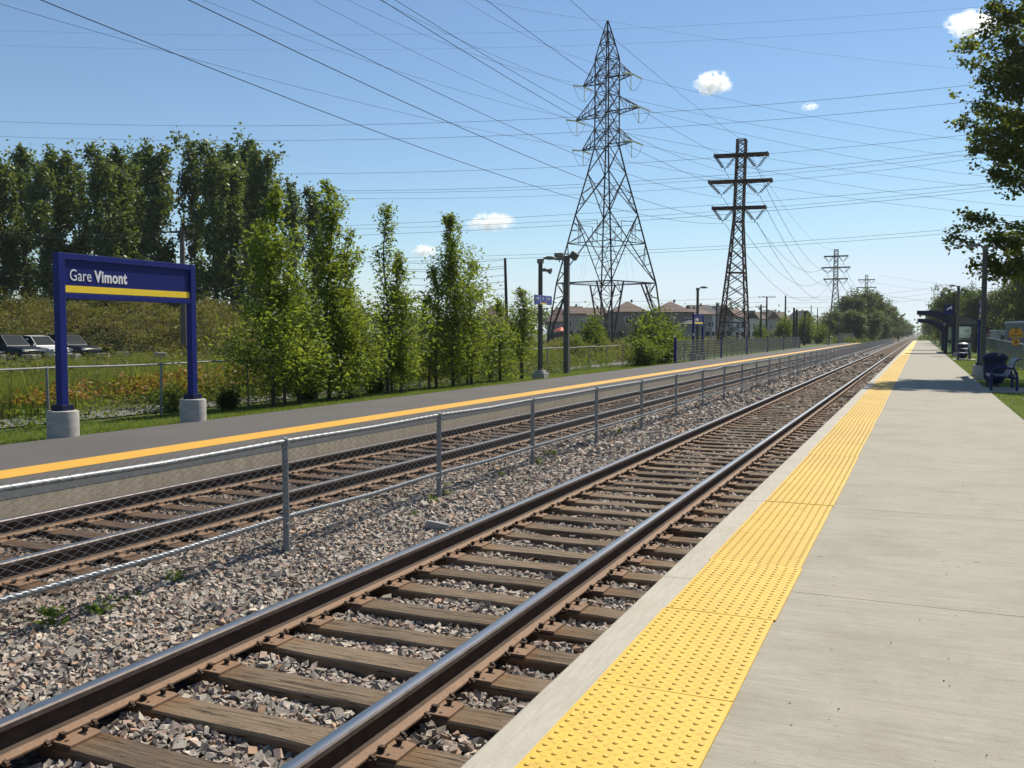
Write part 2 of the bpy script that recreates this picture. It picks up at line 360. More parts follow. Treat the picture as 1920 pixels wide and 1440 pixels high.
# ground
n = N('ground_soil_and_grass'); p = n.pos(); sep = n.new('ShaderNodeSeparateXYZ'); n.L(p, sep.inputs[0])
g1 = n.noise(p, .12, 6, .6); g2 = n.noise(p, 2.6, 6, .7); g3 = n.noise(p, 25, 4, .7)
fld = n.mix(.5, n.ramp(g1, [(.3, (.035, .048, .014)), (.5, (.07, .075, .022)), (.7, (.10, .085, .035))]), n.ramp(g2, [(.3, (.03, .04, .012)), (.7, (.09, .09, .03))]))
lawn = n.mix(.5, n.ramp(g2, [(.3, (.045, .075, .014)), (.55, (.075, .11, .02)), (.7, (.13, .12, .05))]), n.ramp(g3, [(.3, (.03, .05, .01)), (.7, (.11, .15, .03))]))
isl = n.math('GREATER_THAN', sep.outputs[0], -17.0)
c = n.mix(isl, fld, lawn); n.col(c, .9).rough(.95).spec(.15).bump(g3, .6, .03); M['ground'] = n.m
n = N('far_hill'); n.col(n.ramp(n.noise(n.pos(), .02, 5), [(.3, (.05, .08, .05)), (.7, (.08, .11, .07))])).rough(1); M['hill'] = n.m
n = N('bare_dirt'); p = n.pos(); n.col(n.mix(.5, n.ramp(n.noise(p, 2, 6, .7), [(.3, (.14, .11, .08)), (.7, (.26, .22, .17))]), n.ramp(n.noise(p, 60, 3, .7), [(.3, (.08, .06, .045)), (.7, (.3, .26, .2))]))).rough(.95).bump(n.noise(p, 40, 4, .7), .7, .02); M['dirt'] = n.m
# ballast under and beyond the loose stones
n = N('packed_ballast'); p = n.pos(); vc = n.voro(p, 21, 'F1', 'Color'); vd = n.voro(p, 21)
sp2 = n.new('ShaderNodeSeparateColor'); n.L(vc, sp2.inputs[0])
c = n.ramp(sp2.outputs[0], [(0, (.06, .055, .05)), (.3, (.15, .14, .135)), (.55, (.24, .22, .205)), (.8, (.30, .235, .18)), (1, (.40, .375, .345))])
sepb = n.new('ShaderNodeSeparateXYZ'); n.L(p, sepb.inputs[0])
c = n.mix(n.ramp(vd, [(.25, (0, 0, 0)), (.65, (.8, .8, .8))]), c, (.035, .03, .026))  # cell edges darkened: shade of the gaps between stones painted into the colour
d1 = n.ramp(n.math('ABSOLUTE', n.math('ADD', sepb.outputs[0], 3.05)), [(.5, (1, 1, 1)), (1.0, (.0, .0, .0))])
d2 = n.ramp(n.math('MULTIPLY', n.math('ADD', sepb.outputs[0], 6.0), -1.), [(.0, (0, 0, 0)), (.3, (1, 1, 1))])
c = n.mix(n.math('MULTIPLY', n.math('MAXIMUM', d1, d2), .45), c, (.10, .065, .04))
n.col(c).rough(.9).bump(n.math('MULTIPLY', vd, -1.), 1., .04); M['ballast'] = n.m
n = N('ballast_stone'); a = n.new('ShaderNodeAttribute', attribute_name='tint')
p = n.pos(); f = n.noise(p, 70, 4, .7)
n.col(n.mix(1., a.outputs['Color'], n.ramp(f, [(.3, (.72, .72, .72)), (.7, (1.2, 1.2, 1.2))]), 'MULTIPLY'), .86).rough(.85).spec(.3); M['stone'] = n.m

rng = np.random.default_rng(7); random.seed(7)

# ------------------------------------------------------------------ GROUND
def gz(x, y):
    x = np.asarray(x, float); y = np.asarray(y, float)
    left = np.interp(-x, [11.8, 12.6, 14.5, 16.0, 18.6, 30, 60, 120, 260, 4000], [-.03, -.10, -.26, -.33, -.36, -.42, -.25, .0, .6, 1.5])
    right = np.interp(x, [-1.6, 1.7, 3.0, 8, 60, 4000], [-.66, -.03, -.05, -.10, -.1, 1.0])
    pit = -.75 + 0 * x
    z = np.where(x < -11.75, left, np.where(x > 1.69, right, pit))
    far = y > 226
    z = np.where(far & (x >= -11.75) & (x <= 1.69), -.5, z)
    return z
xs = np.array([-4000, -1500, -600, -300, -200, -140, -100, -80, -60, -50, -40, -30, -25, -20, -18.6, -17, -16, -15, -14, -13, -12.4, -11.82, -11.7, -8, -4, 0, 1.6, 1.70, 2.2, 3, 4, 5, 6.5, 8, 12, 20, 40, 80, 160, 400, 1500, 4000.])
ys = np.concatenate([np.array([-60, -30, -10]), np.arange(0, 100, 4.), np.arange(100, 224, 12.), [225, 227, 260, 320, 420, 600, 900, 1400, 2400, 5000]])
X, Y = np.meshgrid(xs, ys); Z = gz(X, Y)
V = np.stack([X, Y, Z], -1).reshape(-1, 3); nx, ny = len(xs), len(ys)
I = (np.arange(ny-1)[:, None] * nx + np.arange(nx-1)[None]).ravel()
tag(npmesh('ground', V, np.stack([I, I+1, I+nx+1, I+nx], -1).ravel(), 4, M['ground']), kind='structure')
# low hills on the horizon at the end of the line
hb = MB(); prev = None
for i in range(60):
    u = 900 + i * 22; h = 14 + 10 * math.sin(i * .31) + 6 * math.sin(i * .83 + 1) 
    a = at(u, 625, 4200); b = at(u, 625, 4700)
    hb.add([(a[0], a[1], 0), (b[0], b[1], max(4, h))], [])
hb.f = [(2*i, 2*i+2, 2*i+3, 2*i+1) for i in range(59)]; hb.m = [0]*59
tag(hb.build('hills', M['hill']), kind='structure')

# ------------------------------------------------------------------ PLATFORMS
b = MB(); b.box((.13, 109, -.36), (3.24, 242, .72)); tag(b.build('concrete_platform', M['plat']), kind='structure')
# coping: rounded outer edge
b = MB(); prof = [(-1.30, -.45), (-1.49, -.45), (-1.50, -.02), (-1.495, -.008), (-1.485, .0), (-1.405, .004), (-1.398, .0022), (-1.30, .003)]
b.prism(prof, -12, 230, axis='y'); o = tag(b.build('platform_coping', M['coping']), kind='structure')
# far (asphalt) platform
b = MB(); b.box((-10.22, 78, -.36), (3.24, 180, .72)); tag(b.build('asphalt_platform', M['asphalt']), kind='structure')
b = MB(); b.box((-8.55, 78, -.425), (.094, 180.02, .61)); tag(b.build('platform_edge_wall', M['wall']), kind='structure')
b = MB(); b.box((-8.55, 78, -.0615), (.10, 180.02, .115)); tag(b.build('platform_edge_beam', paint('grey_edge_beam', (.24, .245, .24), .8, .12)), kind='structure')
b = MB(); b.box((-8.508, 78, .001), (.018, 180.0, .010)); tag(b.build('platform_edge_strip', paint('pale_edge_strip', (.5, .48, .44), .7, .15)), kind='structure')
b = MB(); b.add([(-9.60, -12, .004), (-9.04, -12, .004), (-9.04, 167, .004), (-9.60, 167, .004)], [(0, 1, 2, 3)]); tag(b.build('yellow_platform_line', M['stripe']), kind='structure')
# ballast bed
def bedz(x, y=0):
    return np.interp(x, [-8.6, -8.3, -7.3, -6.1, -5.9, -5.2, -4.45, -4.2, -3.98, -3.85, -1.95, -1.5], [-.43, -.445, -.45, -.43, -.405, -.40, -.395, -.39, -.40, -.448, -.448, -.43])
bx = np.array([-8.65, -8.3, -7.3, -6.1, -5.9, -5.2, -4.45, -4.2, -3.98, -3.85, -3.0, -1.95, -1.48]); by = np.concatenate([np.arange(-12, 240, 8.), [300, 400, 600, 1000, 2000]])
X, Y = np.meshgrid(bx, by); Z = bedz(X) - .022; Z = np.where(Y > 40, Z + .015, Z)
I = (np.arange(len(by)-1)[:, None] * len(bx) + np.arange(len(bx)-1)[None]).ravel()
tag(npmesh('ballast_bed', np.stack([X, Y, Z], -1).reshape(-1, 3), np.stack([I, I+1, I+len(bx)+1, I+len(bx)], -1).ravel(), 4, M['ballast']), kind='structure')
# paved path behind the wire fence
b = MB(); pw = [(-17.0, -18.6)]
b.add([(-18.3, -10, -.31), (-16.7, -10, -.31), (-16.7, 70, -.31), (-18.3, 70, -.31)], [(0, 1, 2, 3)]); tag(b.build('path', paint('grey_path', (.19, .185, .17), .9, .2, scale=2)), kind='structure')
# parking lot
b = MB(); q = [at(-300, 700, 52), at(260, 700, 52), at(300, 700, 70), at(-300, 700, 70)]
b.add([(p[0], p[1], -.20) for p in q], [(0, 1, 2, 3)]); tag(b.build('parking_lot', paint('parking_gravel', (.25, .23, .20), .95, .2, scale=.4)), kind='structure')
# bare patch in the lawn beside the platform, slab under the bench
def blob(name, cx, cy, rx, ry, z, m):
    b = MB(); pts = []
    for i in range(28):
        a = i / 28 * 2 * math.pi; k = 1 + .18 * math.sin(3 * a + 1) + .1 * math.sin(7 * a); pts.append((cx + rx * k * math.cos(a), cy + ry * k * math.sin(a), z))
    b.add(pts, [tuple(range(28))]); return tag(b.build(name, m), kind='structure')
blob('dirt_patch', 2.35, 19.2, .38, 1.6, -.018, M['dirt']); blob('dirt_patch', 2.6, 25.0, .3, 1.2, -.018, M['dirt'])

# ------------------------------------------------------------------ BALLAST STONES
def stones():
    bxv = np.array([(x, y, z) for x in (-1, 1) for y in (-1, 1) for z in (-1, 1)], float)*.62
    bxf = np.array([(0,1,3),(0,3,2),(4,6,7),(4,7,5),(0,4,5),(0,5,1),(2,3,7),(2,7,6),(0,2,6),(0,6,4),(1,5,7),(1,7,3)])
    iv, fi = bxv, bxf
    ov = np.array([(1,0,0),(-1,0,0),(0,1,0),(0,-1,0),(0,0,1),(0,0,-1)], float)
    of = np.array([(0,2,4),(2,1,4),(1,3,4),(3,0,4),(2,0,5),(1,2,5),(3,1,5),(0,3,5)])
    AV, AF, AC = [], [], []; base = 0
    for (y0, y1, s, hi) in ((.8, 8, .032, 1), (8, 14, .038, 1), (14, 25, .052, 1), (25, 46, .085, 0), (46, 90, .14, 0)):
        gx = np.arange(-8.55, -1.52, s); gy = np.arange(y0, y1, s)
        X, Y = np.meshgrid(gx, gy); X = X.ravel() + rng.uniform(-.55, .55, X.size) * s; Y = Y.ravel() + rng.uniform(-.55, .55, Y.size) * s
        P = np.stack([X, Y, np.full(X.size, -.42)], 1); u, v, d = projn(P)
        ok = (d > .3) & (u > -420) & (u < 2100) & (v < 1900)
        for tx, hw, y00 in ((-3.05, 1.29, 3.18), (-7.27, 1.29, 3.02)):
            ph = np.abs((Y - y00 + 100.25) % .5 - .25)
            ok &= ~((ph < .10 + .25 * s) & (np.abs(X - tx) < (hw if tx < -5 else 2)) & ((X > -3.98) | (X < -5.95)) & ((X < -6.15) | (X > -5)))
        for rx in (-2.345, -3.835, -6.53, -8.02): ok &= np.abs(X - rx) > .062
        X, Y = X[ok], Y[ok]; n = X.size
        hn = .012 * np.sin(X * 5 + Y * 1.7) + .010 * np.sin(Y * 6.1 - X * 3.) 
        Zc = bedz(X) + hn + rng.uniform(-.3, .45, n) * s * .7
        bv, bf = (iv, fi) if hi else (ov, of); k = len(bv)
        r = s * rng.uniform(.48, 1.08, n) * rng.choice([.75, 1, 1, 1.45], n)
        nv = 30; var = []
        for q in range(nv):
            w_ = bv * rng.uniform(.45, 1.25, (k, 1)) + rng.uniform(-.22, .22, (k, 3)); w_ = w_ * np.array([1.2, .92, .66]) ; var.append(w_)
        var = np.array(var); T = var[rng.integers(0, nv, n)]
        # random rotation
        q4 = rng.normal(size=(n, 4)); q4 /= np.linalg.norm(q4, axis=1, keepdims=True); a, b_, c_, d_ = q4.T
        Rm = np.stack([1-2*(c_*c_+d_*d_), 2*(b_*c_-a*d_), 2*(b_*d_+a*c_), 2*(b_*c_+a*d_), 1-2*(b_*b_+d_*d_), 2*(c_*d_-a*b_), 2*(b_*d_-a*c_), 2*(c_*d_+a*b_), 1-2*(b_*b_+c_*c_)], 1).reshape(n, 3, 3)
        W = np.einsum('nij,nkj->nki', Rm, T) * r[:, None, None]
        W[:, :, 2] *= .8
        W += np.stack([X, Y, Zc], 1)[:, None]
        pal = np.array([1.10, 1.04, .97])*(lambda q: q*.72 + .28*q.mean(0))(np.array([(.35,.335,.31),(.24,.235,.22),(.14,.138,.135),(.46,.43,.385),(.42,.345,.29),(.42,.27,.18),(.33,.245,.20),(.20,.21,.20),(.32,.265,.25),(.58,.55,.50)]))
        col = pal[rng.choice(len(pal), n, p=[.17,.17,.13,.10,.11,.07,.07,.10,.06,.02])] * rng.uniform(.75, 1.2, (n, 1))
        # rail dirt: stones between the rails and by the old track are stained brown
        dirt = np.clip(1 - np.abs(np.abs(X + 3.09) - .74) / .28, 0, 1) * .45 + .25 * (np.abs(X + 3.09) < .7) * np.clip((Y - 5) / 12, 0, 1)
        dirt = np.where(X < -5.5, np.clip((-5.3 - X) / 1.2, 0, 1) * .5, dirt)
        dirt = np.clip(dirt + .2 * np.sin(X*9+Y*2.3) * (dirt > .05), 0, .75)[:, None]
        col = col * (1 - dirt) + np.array([.15, .095, .06]) * dirt
        AV.append(W.reshape(-1, 3)); AC.append(np.repeat(np.concatenate([col, np.ones((n, 1))], 1), k, 0))
        AF.append((bf[None] + (np.arange(n) * k)[:, None, None]).reshape(-1) + base); base += n * k
    o = npmesh('ballast_stones', np.concatenate(AV), np.concatenate(AF), 3, M['stone'], attr=np.concatenate(AC))
    return tag(o, 'loose crushed stone lying between and beside the rails', 'gravel', kind='stuff')
stones()

# ------------------------------------------------------------------ TRACKS
RT = -.21
def rail_mesh(x, m=0):
    # outline of a rail: foot, web, head; slots: 0 head top, 1 dark web, 2 foot, 3 head side
    z = RT; P = [(.070, z-.170), (.070, z-.160), (.028, z-.146), (.0085, z-.128), (.0085, z-.052), (.034, z-.038), (.037, z-.012), (.030, z-.003), (.016, z)]
    full = P + [(-a, c) for a, c in reversed(P)]
    k = len(full); ylist = [-12, 2, 5, 10, 20, 40, 80, 160, 320, 700, 1600]
    b = MB(); vs = []
    for y in ylist:
        for a, c in full: vs.append((x + a, y, c))
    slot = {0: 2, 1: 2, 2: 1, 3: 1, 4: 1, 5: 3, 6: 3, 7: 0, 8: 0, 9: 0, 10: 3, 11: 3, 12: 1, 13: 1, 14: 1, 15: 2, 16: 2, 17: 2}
    b.v = vs
    for i in range(len(ylist)-1):
        for j_ in range(k):
            jj = (j_+1) % k
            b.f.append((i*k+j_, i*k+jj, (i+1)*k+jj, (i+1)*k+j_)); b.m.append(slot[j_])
    return b
def tie_mesh(name, seed):
    r = np.random.default_rng(seed); b = MB(); nseg = 10; L = 1.30; w_ = .108; vs = []
    for i in range(nseg+1):
        x = -L + 2*L*i/nseg; a = r.uniform(-.006, .006); c = r.uniform(-.004, .004)
        for (yy, zz) in ((-w_+a, -.20), (-w_+a, -.012+c), (-w_+.010+a, c), (0, .002+c), (w_-.010+a, c), (w_+a, -.012+c), (w_+a, -.20)): vs.append((x, yy, zz))
    fs = [(i*7+j, i*7+j+1, (i+1)*7+j+1, (i+1)*7+j) for i in range(nseg) for j in range(6)] + [tuple(range(7))[::-1], tuple(nseg*7+j for j in range(7))]
    b.add(vs, fs); me = bpy.data.meshes.new(name); me.from_pydata(b.v, [], b.f); return me
def plate_mesh():
    b = MB(); b.prism([(-.10,-.09),(.19,-.09),(.19,.085),(.155,.10),(-.10,.10),(-.16,.06),(-.16,-.05)], 0, .014, axis='z')
    for sx, sy in ((.083, -.045), (.115, .055), (-.083, -.03), (-.083, .06)):
        b.box((sx, sy, .024), (.022, .018, .022), m=2); b.box((sx*1.03, sy, .038), (.038, .024, .009), m=2)
    for sx, sy in ((.145, .03), (.125, -.06)):
        b.box((sx, sy, .0142), (.018, .018, .0012), m=1)
    me = bpy.data.meshes.new('tie_plate'); me.from_pydata(b.v, [], b.f); me.materials.append(M['rust']); me.materials.append(M['black']); me.materials.append(M['web']); me.polygons.foreach_set('material_index', b.m); return me
def anchor_mesh():
    b = MB(); b.box((0, 0, -.012), (.19, .018, .022)); b.bar((.088, 0, -.02), (.100, 0, .012), .02, .018); b.bar((.100, 0, .012), (.075, 0, .024), .018, .012); b.bar((-.088, 0, -.02), (-.098, 0, .006), .02, .018)
    me = bpy.data.meshes.new('rail_anchor'); me.from_pydata(b.v, [], b.f); me.materials.append(M['web']); return me
plate_me, anchor_me = plate_mesh(), anchor_mesh()
for nm, lab, cx, g0, g1, y0, mt in (
        ('railway_track', 'shiny railed track with grey brown wooden ties beside the concrete platform', -3.09, -2.345, -3.835, 3.18, 'tie'),
        ('railway_track', 'duller older track with reddish ties running beside the asphalt platform wall', -7.275, -6.53, -8.02, 3.02, 'tie_old')):
    t = thing(nm, lab, 'railway track')
    rails = {}
    for gx in (g0, g1):
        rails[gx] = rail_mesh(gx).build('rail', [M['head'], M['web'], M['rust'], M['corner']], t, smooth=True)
    ties = []
    for s_ in range(5):
        me = tie_mesh('tie', 100+s_); me.materials.append(M[mt]); ties.append(me)
    k0 = -3 if mt == 'tie' else 0; cnt = 0
    ystart = y0 - 1.0 if mt == 'tie' else y0 + 1.5
    for i in range(100):
        y = ystart + i * .5; jy = random.uniform(-.022, .022)
        o = link('tie', ties[i % 5], t, (cx + .02 + random.uniform(-.02, .02), y + jy, -.396 + random.uniform(-.004, .003))); o.rotation_euler.z = random.uniform(-.020, .020)
        for gx in (g0, g1):
            side = 1 if gx == g0 else -1
            pl = link('tie_plate', plate_me, o, (gx - o.location.x, 0, .001)); pl.rotation_euler.z = 0 if True else 0
            if i < 50:
                for sy in (-.135, .135):
                    an = link('rail_anchor', anchor_me, o, (gx - o.location.x, sy, .012))
    # the rest of the ties, far off, as one part
    mb = MB(); y = ystart + 50
    while y < 420:
        mb.box((cx + .02, y, -.495), (2.6, .226, .20)); y += .5
    tag(mb.build('distant_ties', M[mt], t), kind='stuff')

# ------------------------------------------------------------------ TACTILE TILES
def tile_mesh():
    V, Fq = [], []; b = MB(); hx, hy = .304, .607
    b.box((0, 0, .003), (2*hx, 2*hy, .006))
    # raised rim and fine crosses
    for i in range(10):
        for j_ in range(20):
            x = -hx + .031 + i * .0602; y = -hy + .035 + j_ * .0598
            vs = []
            for r, z in ((.0125, .006), (.0105, .0098), (.006, .0116)):
                for q in range(8):
                    a = q*math.pi/4; vs.append((x + r*math.cos(a), y + r*math.sin(a), z))
            fs = [(k*8+q, k*8+(q+1)%8, (k+1)*8+(q+1)%8, (k+1)*8+q) for k in range(2) for q in range(8)] + [tuple(range(16, 24))]
            b.add(vs, fs)
            if i < 9 and j_ < 19:
                b.box((x + .030, y + .030, .0062), (.022, .005, .0012)); b.box((x + .030, y + .030, .0063), (.005, .022, .0013))
    for sx in (-1, 1): b.box((sx*(hx-.006), 0, .0066), (.007, 2*hy-.004, .0022))
    return b
tb = tile_mesh(); tactile = thing('tactile_paving', 'yellow tactile warning strip of studded tiles along the concrete platform edge', 'tactile paving', (-.995, 0, .0005))
t0 = tb.build('tactile_tile', M['tactile'], tactile)
for i in range(60):
    o = t0 if i == 0 else t0.copy()
    if i: C.objects.link(o); o.parent = tactile
    o.location = (random.uniform(-.006, .006), .85 + i * 1.22 + (.022 if i > 6 else 0), random.uniform(0, .003)); o.rotation_euler = (random.uniform(-.001, .001), 0, random.uniform(-.004, .004))
b = MB(); y = .85 + 60*1.22
while y < 228: b.box((0, y, .0035), (.608, 1.21, .007)); y += 1.22
tag(b.build('distant_tactile_tiles', M['tactile'], tactile), kind='stuff')

# ------------------------------------------------------------------ CHAIN-LINK
def chainlink(name, p0, p1, z0, z1, pitch, r, mat, parent, zfun=None, y_step=None):
    """zigzag strands between two ground points"""
    p0, p1 = np.array(p0, float), np.array(p1, float); d = p1 - p0; L = np.linalg.norm(d); d /= L; nrm = np.array([d[1], -d[0]])
    ns = int(L / pitch); k = int(round((z1 - z0) / (pitch / 2))) + 1
    s = np.arange(ns) * pitch; j = np.arange(k)
    off = np.where(j % 2 == 0, -pitch*.5, pitch*.5)
    xo = np.where(j % 2 == 0, -.004, .004)
    ang = np.array([0, 2.094, 4.189]); ra = np.cos(ang) * r; rb = np.sin(ang) * r * 1.25
    sg = np.where(np.arange(ns) % 2 == 0, 1., -1.)[:, None, None]
    S_ = s[:, None, None] + off[None, :, None]*sg + rb[None, None, :]
    N_ = (xo[None, :, None]*sg + ra[None, None, :]) + 0 * S_
    Zb = z0 + (j * pitch / 2)[None, :, None] + 0 * S_
    if zfun is not None: Zb = Zb + zfun(s)[:, None, None]
    P = np.stack([p0[0] + d[0]*S_ + nrm[0]*N_, p0[1] + d[1]*S_ + nrm[1]*N_, Zb], -1).reshape(-1, 3)
    base = (np.arange(ns)[:, None, None]*k*3 + np.arange(k-1)[None, :, None]*3 + np.arange(3)[None, None, :])
    nxt = (np.arange(ns)[:, None, None]*k*3 + np.arange(k-1)[None, :, None]*3 + ((np.arange(3)+1) % 3)[None, None, :])
    Fq = np.stack([base, nxt, nxt+3, base+3], -1).ravel()
    return npmesh(name, P, Fq, 4, mat, parent, smooth=True)
FX = -5.235
fz = thing('chain_link_fence', 'low galvanised chain link fence standing in the ballast between the two tracks', 'fence', (FX, 0, 0))
def loc(o, root):  # world-coordinates mesh under a root: shift back
    o.location = -Vector(root.location); return o
loc(chainlink('wire_mesh', (FX+.034, .4), (FX+.034, 62), -.15, .655, .055, .0023, M['wire'], fz), fz)
loc(chainlink('wire_mesh', (FX+.034, 62), (FX+.034, 218), -.15, .655, .11, .0036, M['wire'], fz), fz)
for z, nm in ((.592, 'top_rail'), (-.105, 'lower_rail')):
    b = MB(); pts = []
    for i in range(76):
        y = .92 + 2.93*i; pts.append((FX, y, z + random.uniform(-.008, .008) + (.012*math.sin(i*.9))))
        if i < 20: pts.append((FX, y + 1.46, z - .012 + random.uniform(-.006, .006)))
    b.tube(pts, .0215, 10); loc(b.build(nm, M['galv'], fz, smooth=True), fz)
pm = MB().tube([(0, 0, -.62), (0, 0, .575)], .029, 12); pm.lathe([(.034, .565), (.036, .60), (.028, .625), (.010, .635)], n=12)
pm.tube([(0, 0, .30), (0, 0, .315)], .033, 12); pm.tube([(0, 0, -.02), (0, 0, -.005)], .033, 12)
p0 = pm.build('post', M['post'], fz, smooth=True)
for i in range(75):
    o = p0 if i == 0 else p0.copy()
    if i: C.objects.link(o); o.parent = fz
    o.location = (random.uniform(-.006, .006), .92 + 2.93*i, 0); o.rotation_euler = (random.uniform(-.012, .012), random.uniform(-.01, .01), 0)

# fence behind the grass verge (x = -16)
FL = -16.0
fl = thing('chain_link_fence', 'old waist high chain link fence with bright top rail behind the young trees', 'fence', (FL, 0, 0))
loc(chainlink('wire_mesh', (FL, 7), (FL, 56), -.36, .86, .071, .0017, M['wire_old'], fl), fl)
b = MB(); pts = [(FL, 6 + i*1.5, .875 + .012*math.sin(i*1.7)) for i in range(35)]; b.tube(pts, .02, 8); loc(b.build('top_rail', M['galv'], fl, smooth=True), fl)
lp = MB().tube([(0, 0, -.6), (0, 0, .88)], .028, 10).lathe([(.034, .86), (.03, .90), (.01, .92)], n=10).build('post', M['post'], fl, smooth=True)
for i in range(16):
    o = lp if i == 0 else lp.copy()
    if i: C.objects.link(o); o.parent = fl
    o.location = (0, 7.15 + i*3.02, 0); o.rotation_euler = (random.uniform(-.02, .02), random.uniform(-.03, .03), 0)
# fence on the other side, behind the lawn
A = [at(2060, 640, 33), at(1919, 646, 42), at(1847, 632, 95), at(1812, 626, 175)]
fr = thing('chain_link_fence', 'grey chain link fence along the far edge of the lawn near the white container', 'fence', (A[0][0], A[0][1], 0))
b = MB(); zt = [1.02, 1.08, 1.2, 1.45]
b.tube([(p[0], p[1], z) for p, z in zip(A, zt)], .025, 8)
loc(b.build('top_rail', M['galv'], fr, smooth=True), fr)
for i in range(3):
    L = np.linalg.norm((A[i+1]-A[i])[:2]); za, zb = zt[i]-1.25, zt[i+1]-1.25
    loc(chainlink('wire_mesh', A[i][:2], A[i+1][:2], 0, 1.25, .071 if i < 2 else .142, .0024 if i < 2 else .005, M['wire_old'], fr, zfun=lambda s, a=za, c=zb, L=L: a + (c-a)*s/L), fr)
pp = MB().tube([(0, 0, -1.5), (0, 0, .02)], .03, 8).build('post', M['post'], fr, smooth=True); first = True
for i in range(3):
    L = np.linalg.norm((A[i+1]-A[i])[:2]); k = max(1, int(L/3.0))
    for q in range(k):
        t_ = q/k; o = pp if first else pp.copy()
        if not first: C.objects.link(o); o.parent = fr
        first = False; x = A[i]*(1-t_)+A[i+1]*t_; o.location = (x[0]-fr.location.x, x[1]-fr.location.y, zt[i]*(1-t_)+zt[i+1]*t_)
# blue-posted mesh fence on the asphalt platform
BX = -12.05
def yfor(u, x): r = ray(u, 660); return r[1]*x/r[0]
bf = thing('mesh_fence', 'dark welded mesh fence with blue end posts at the edge of the asphalt platform', 'fence', (BX, yfor(1266, BX), 0))
by_ = [yfor(u, BX) for u in (1266, 1352, 1400, 1439, 1469, 1499)]; y0b = by_[0]
for y in by_:
    b = MB(); b.box((0, 0, .66), (.13, .13, 1.36)); b.box((0, 0, 1.35), (.145, .145, .03)); b.build('blue_post', M['blue'], bf, (0, y - y0b, 0), bevel=.006)
for a_, c_ in zip(by_[:-1], by_[1:]):
    n_ = max(2, int((c_-a_)/1.9))
    for q in range(1, n_): MB().box((0, a_-y0b + (c_-a_)*q/n_, .6), (.05, .05, 1.2)).build('grey_post', M['post'], bf)
b = MB(); L = by_[-1]-y0b
for q in range(8): b.box((.03, L/2, .1 + q*.155), (.014, L, .024))
for q in range(int(L/.10)): b.box((.03, q*.10, .62), (.008, .014, 1.12))
b.build('welded_mesh', M['wire_old'], bf)
yb2 = [yfor(1572, BX-.2), yfor(1612, BX-.2)]
b2 = thing('mesh_fence', 'short grey palisade of mesh panels near the far end of the asphalt platform', 'fence', (BX-.2, yb2[0], 0)); L = yb2[1]-yb2[0]
b = MB()
for q in range(int(L/3)+1): b.box((0, q*3, .75), (.08, .08, 1.7))
b.build('post', M['post'], b2); b = MB()
for q in range(7): b.box((0, L/2, .15+q*.24), (.02, L, .03))
for q in range(int(L/.2)): b.box((0, q*.2, .85), (.015, .04, 1.5))
b.build('welded_mesh', M['wire_old'], b2)

# ------------------------------------------------------------------ SIGN TEXT
def text_mesh(s, size, bold=0.0, sx=1.0, depth=.002):
    cu = bpy.data.curves.new('t', 'FONT'); cu.body = s; cu.size = size; cu.extrude = depth; cu.offset = bold; cu.resolution_u = 4
    cu.space_character = 1.02 + (0.06 if bold else 0)
    o = bpy.data.objects.new('t', cu); C.objects.link(o)
    me = bpy.data.meshes.new_from_object(o.evaluated_get(bpy.context.evaluated_depsgraph_get()))
    bpy.data.objects.remove(o)
    n_ = len(me.vertices); co = np.empty(n_*3, dtype=np.float32); me.vertices.foreach_get('co', co); co = co.reshape(-1, 3); co[:, 0] *= sx
    me.vertices.foreach_set('co', co.ravel()); me.materials.clear(); return me, (co[:, 0].max() if n_ else 0)
def station_sign(x, ya, yb, zg, label, face=1, text=True):
    """frame along y; face +1 looks towards +x"""
    cy = (ya+yb)/2; L = abs(yb-ya); h = L/2
    t = thing('station_sign', label, 'station sign', (x, cy, zg), 0)
    pw_ = .122
    for s in (-1, 1):
        b = MB(); b.lathe([(.228, -.12), (.230, .43), (.224, .45), (.20, .455)], (0, 0, 0), n=28); p = b.build('pedestal', M['pedestal'], t, (0, s*h, 0), smooth=True)
        b = MB(); b.box((0, 0, .455+.045), (.225, .225, .09)); b.build('post_collar', M['blue_dark'], t, (0, s*h, 0), bevel=.006)
        b = MB(); b.box((0, 0, (.53+2.86)/2), (pw_, pw_, 2.33)); b.build('post', M['blue'], t, (0, s*h, 0), bevel=.006)
    b = MB(); b.box((0, 0, 2.81), (pw_-.01, L-pw_, .096)); b.build('top_beam', M['blue'], t, bevel=.004)
    b = MB(); b.box((0, 0, 2.205), (pw_-.01, L-pw_, .085)); b.build('bottom_beam', M['blue'], t, bevel=.004)
    b = MB(); b.box((0, 0, 2.505), (.05, L-pw_, .515)); pn = b.build('name_panel', M['panel'], t)
    fx = .031*face
    b = MB(); b.box((fx, 0, 2.315), (.006, L-pw_-.02, .105)); b.build('yellow_band', M['signyellow'], pn)
    if text:
        for s_, bold, sx, y_off in (('Gare', 0.0, .80, -h+.16), ('Vimont', .0085, .80, -h+.64)):
            me, wd = text_mesh(s_, .252, bold, sx); me.materials.append(M['white'])
            o = link('lettering', me, pn, (face*.030, y_off if face > 0 else -y_off, 2.445)); o.rotation_euler = (rad(90), 0, rad(90) if face > 0 else rad(-90))
    return t
p1 = atz(120, 822, -.04); p2 = atz(362, 792, -.04)
ya, yb = 10.13, 12.90
station_sign(-11.98, ya, yb, -.06, 'blue station name sign in white letters on two round concrete pedestals, Gare Vimont')
sy1, sy2 = yfor(1299.5, -12.7), yfor(1317, -12.7)
station_sign(-12.7, sy1, sy2, -.08, 'far blue station name sign rising behind the dark mesh fence')
station_sign(2.06, 36.6, 39.4, -.08, 'blue station name sign seen edge on beside the lamp post by the bench', -1)

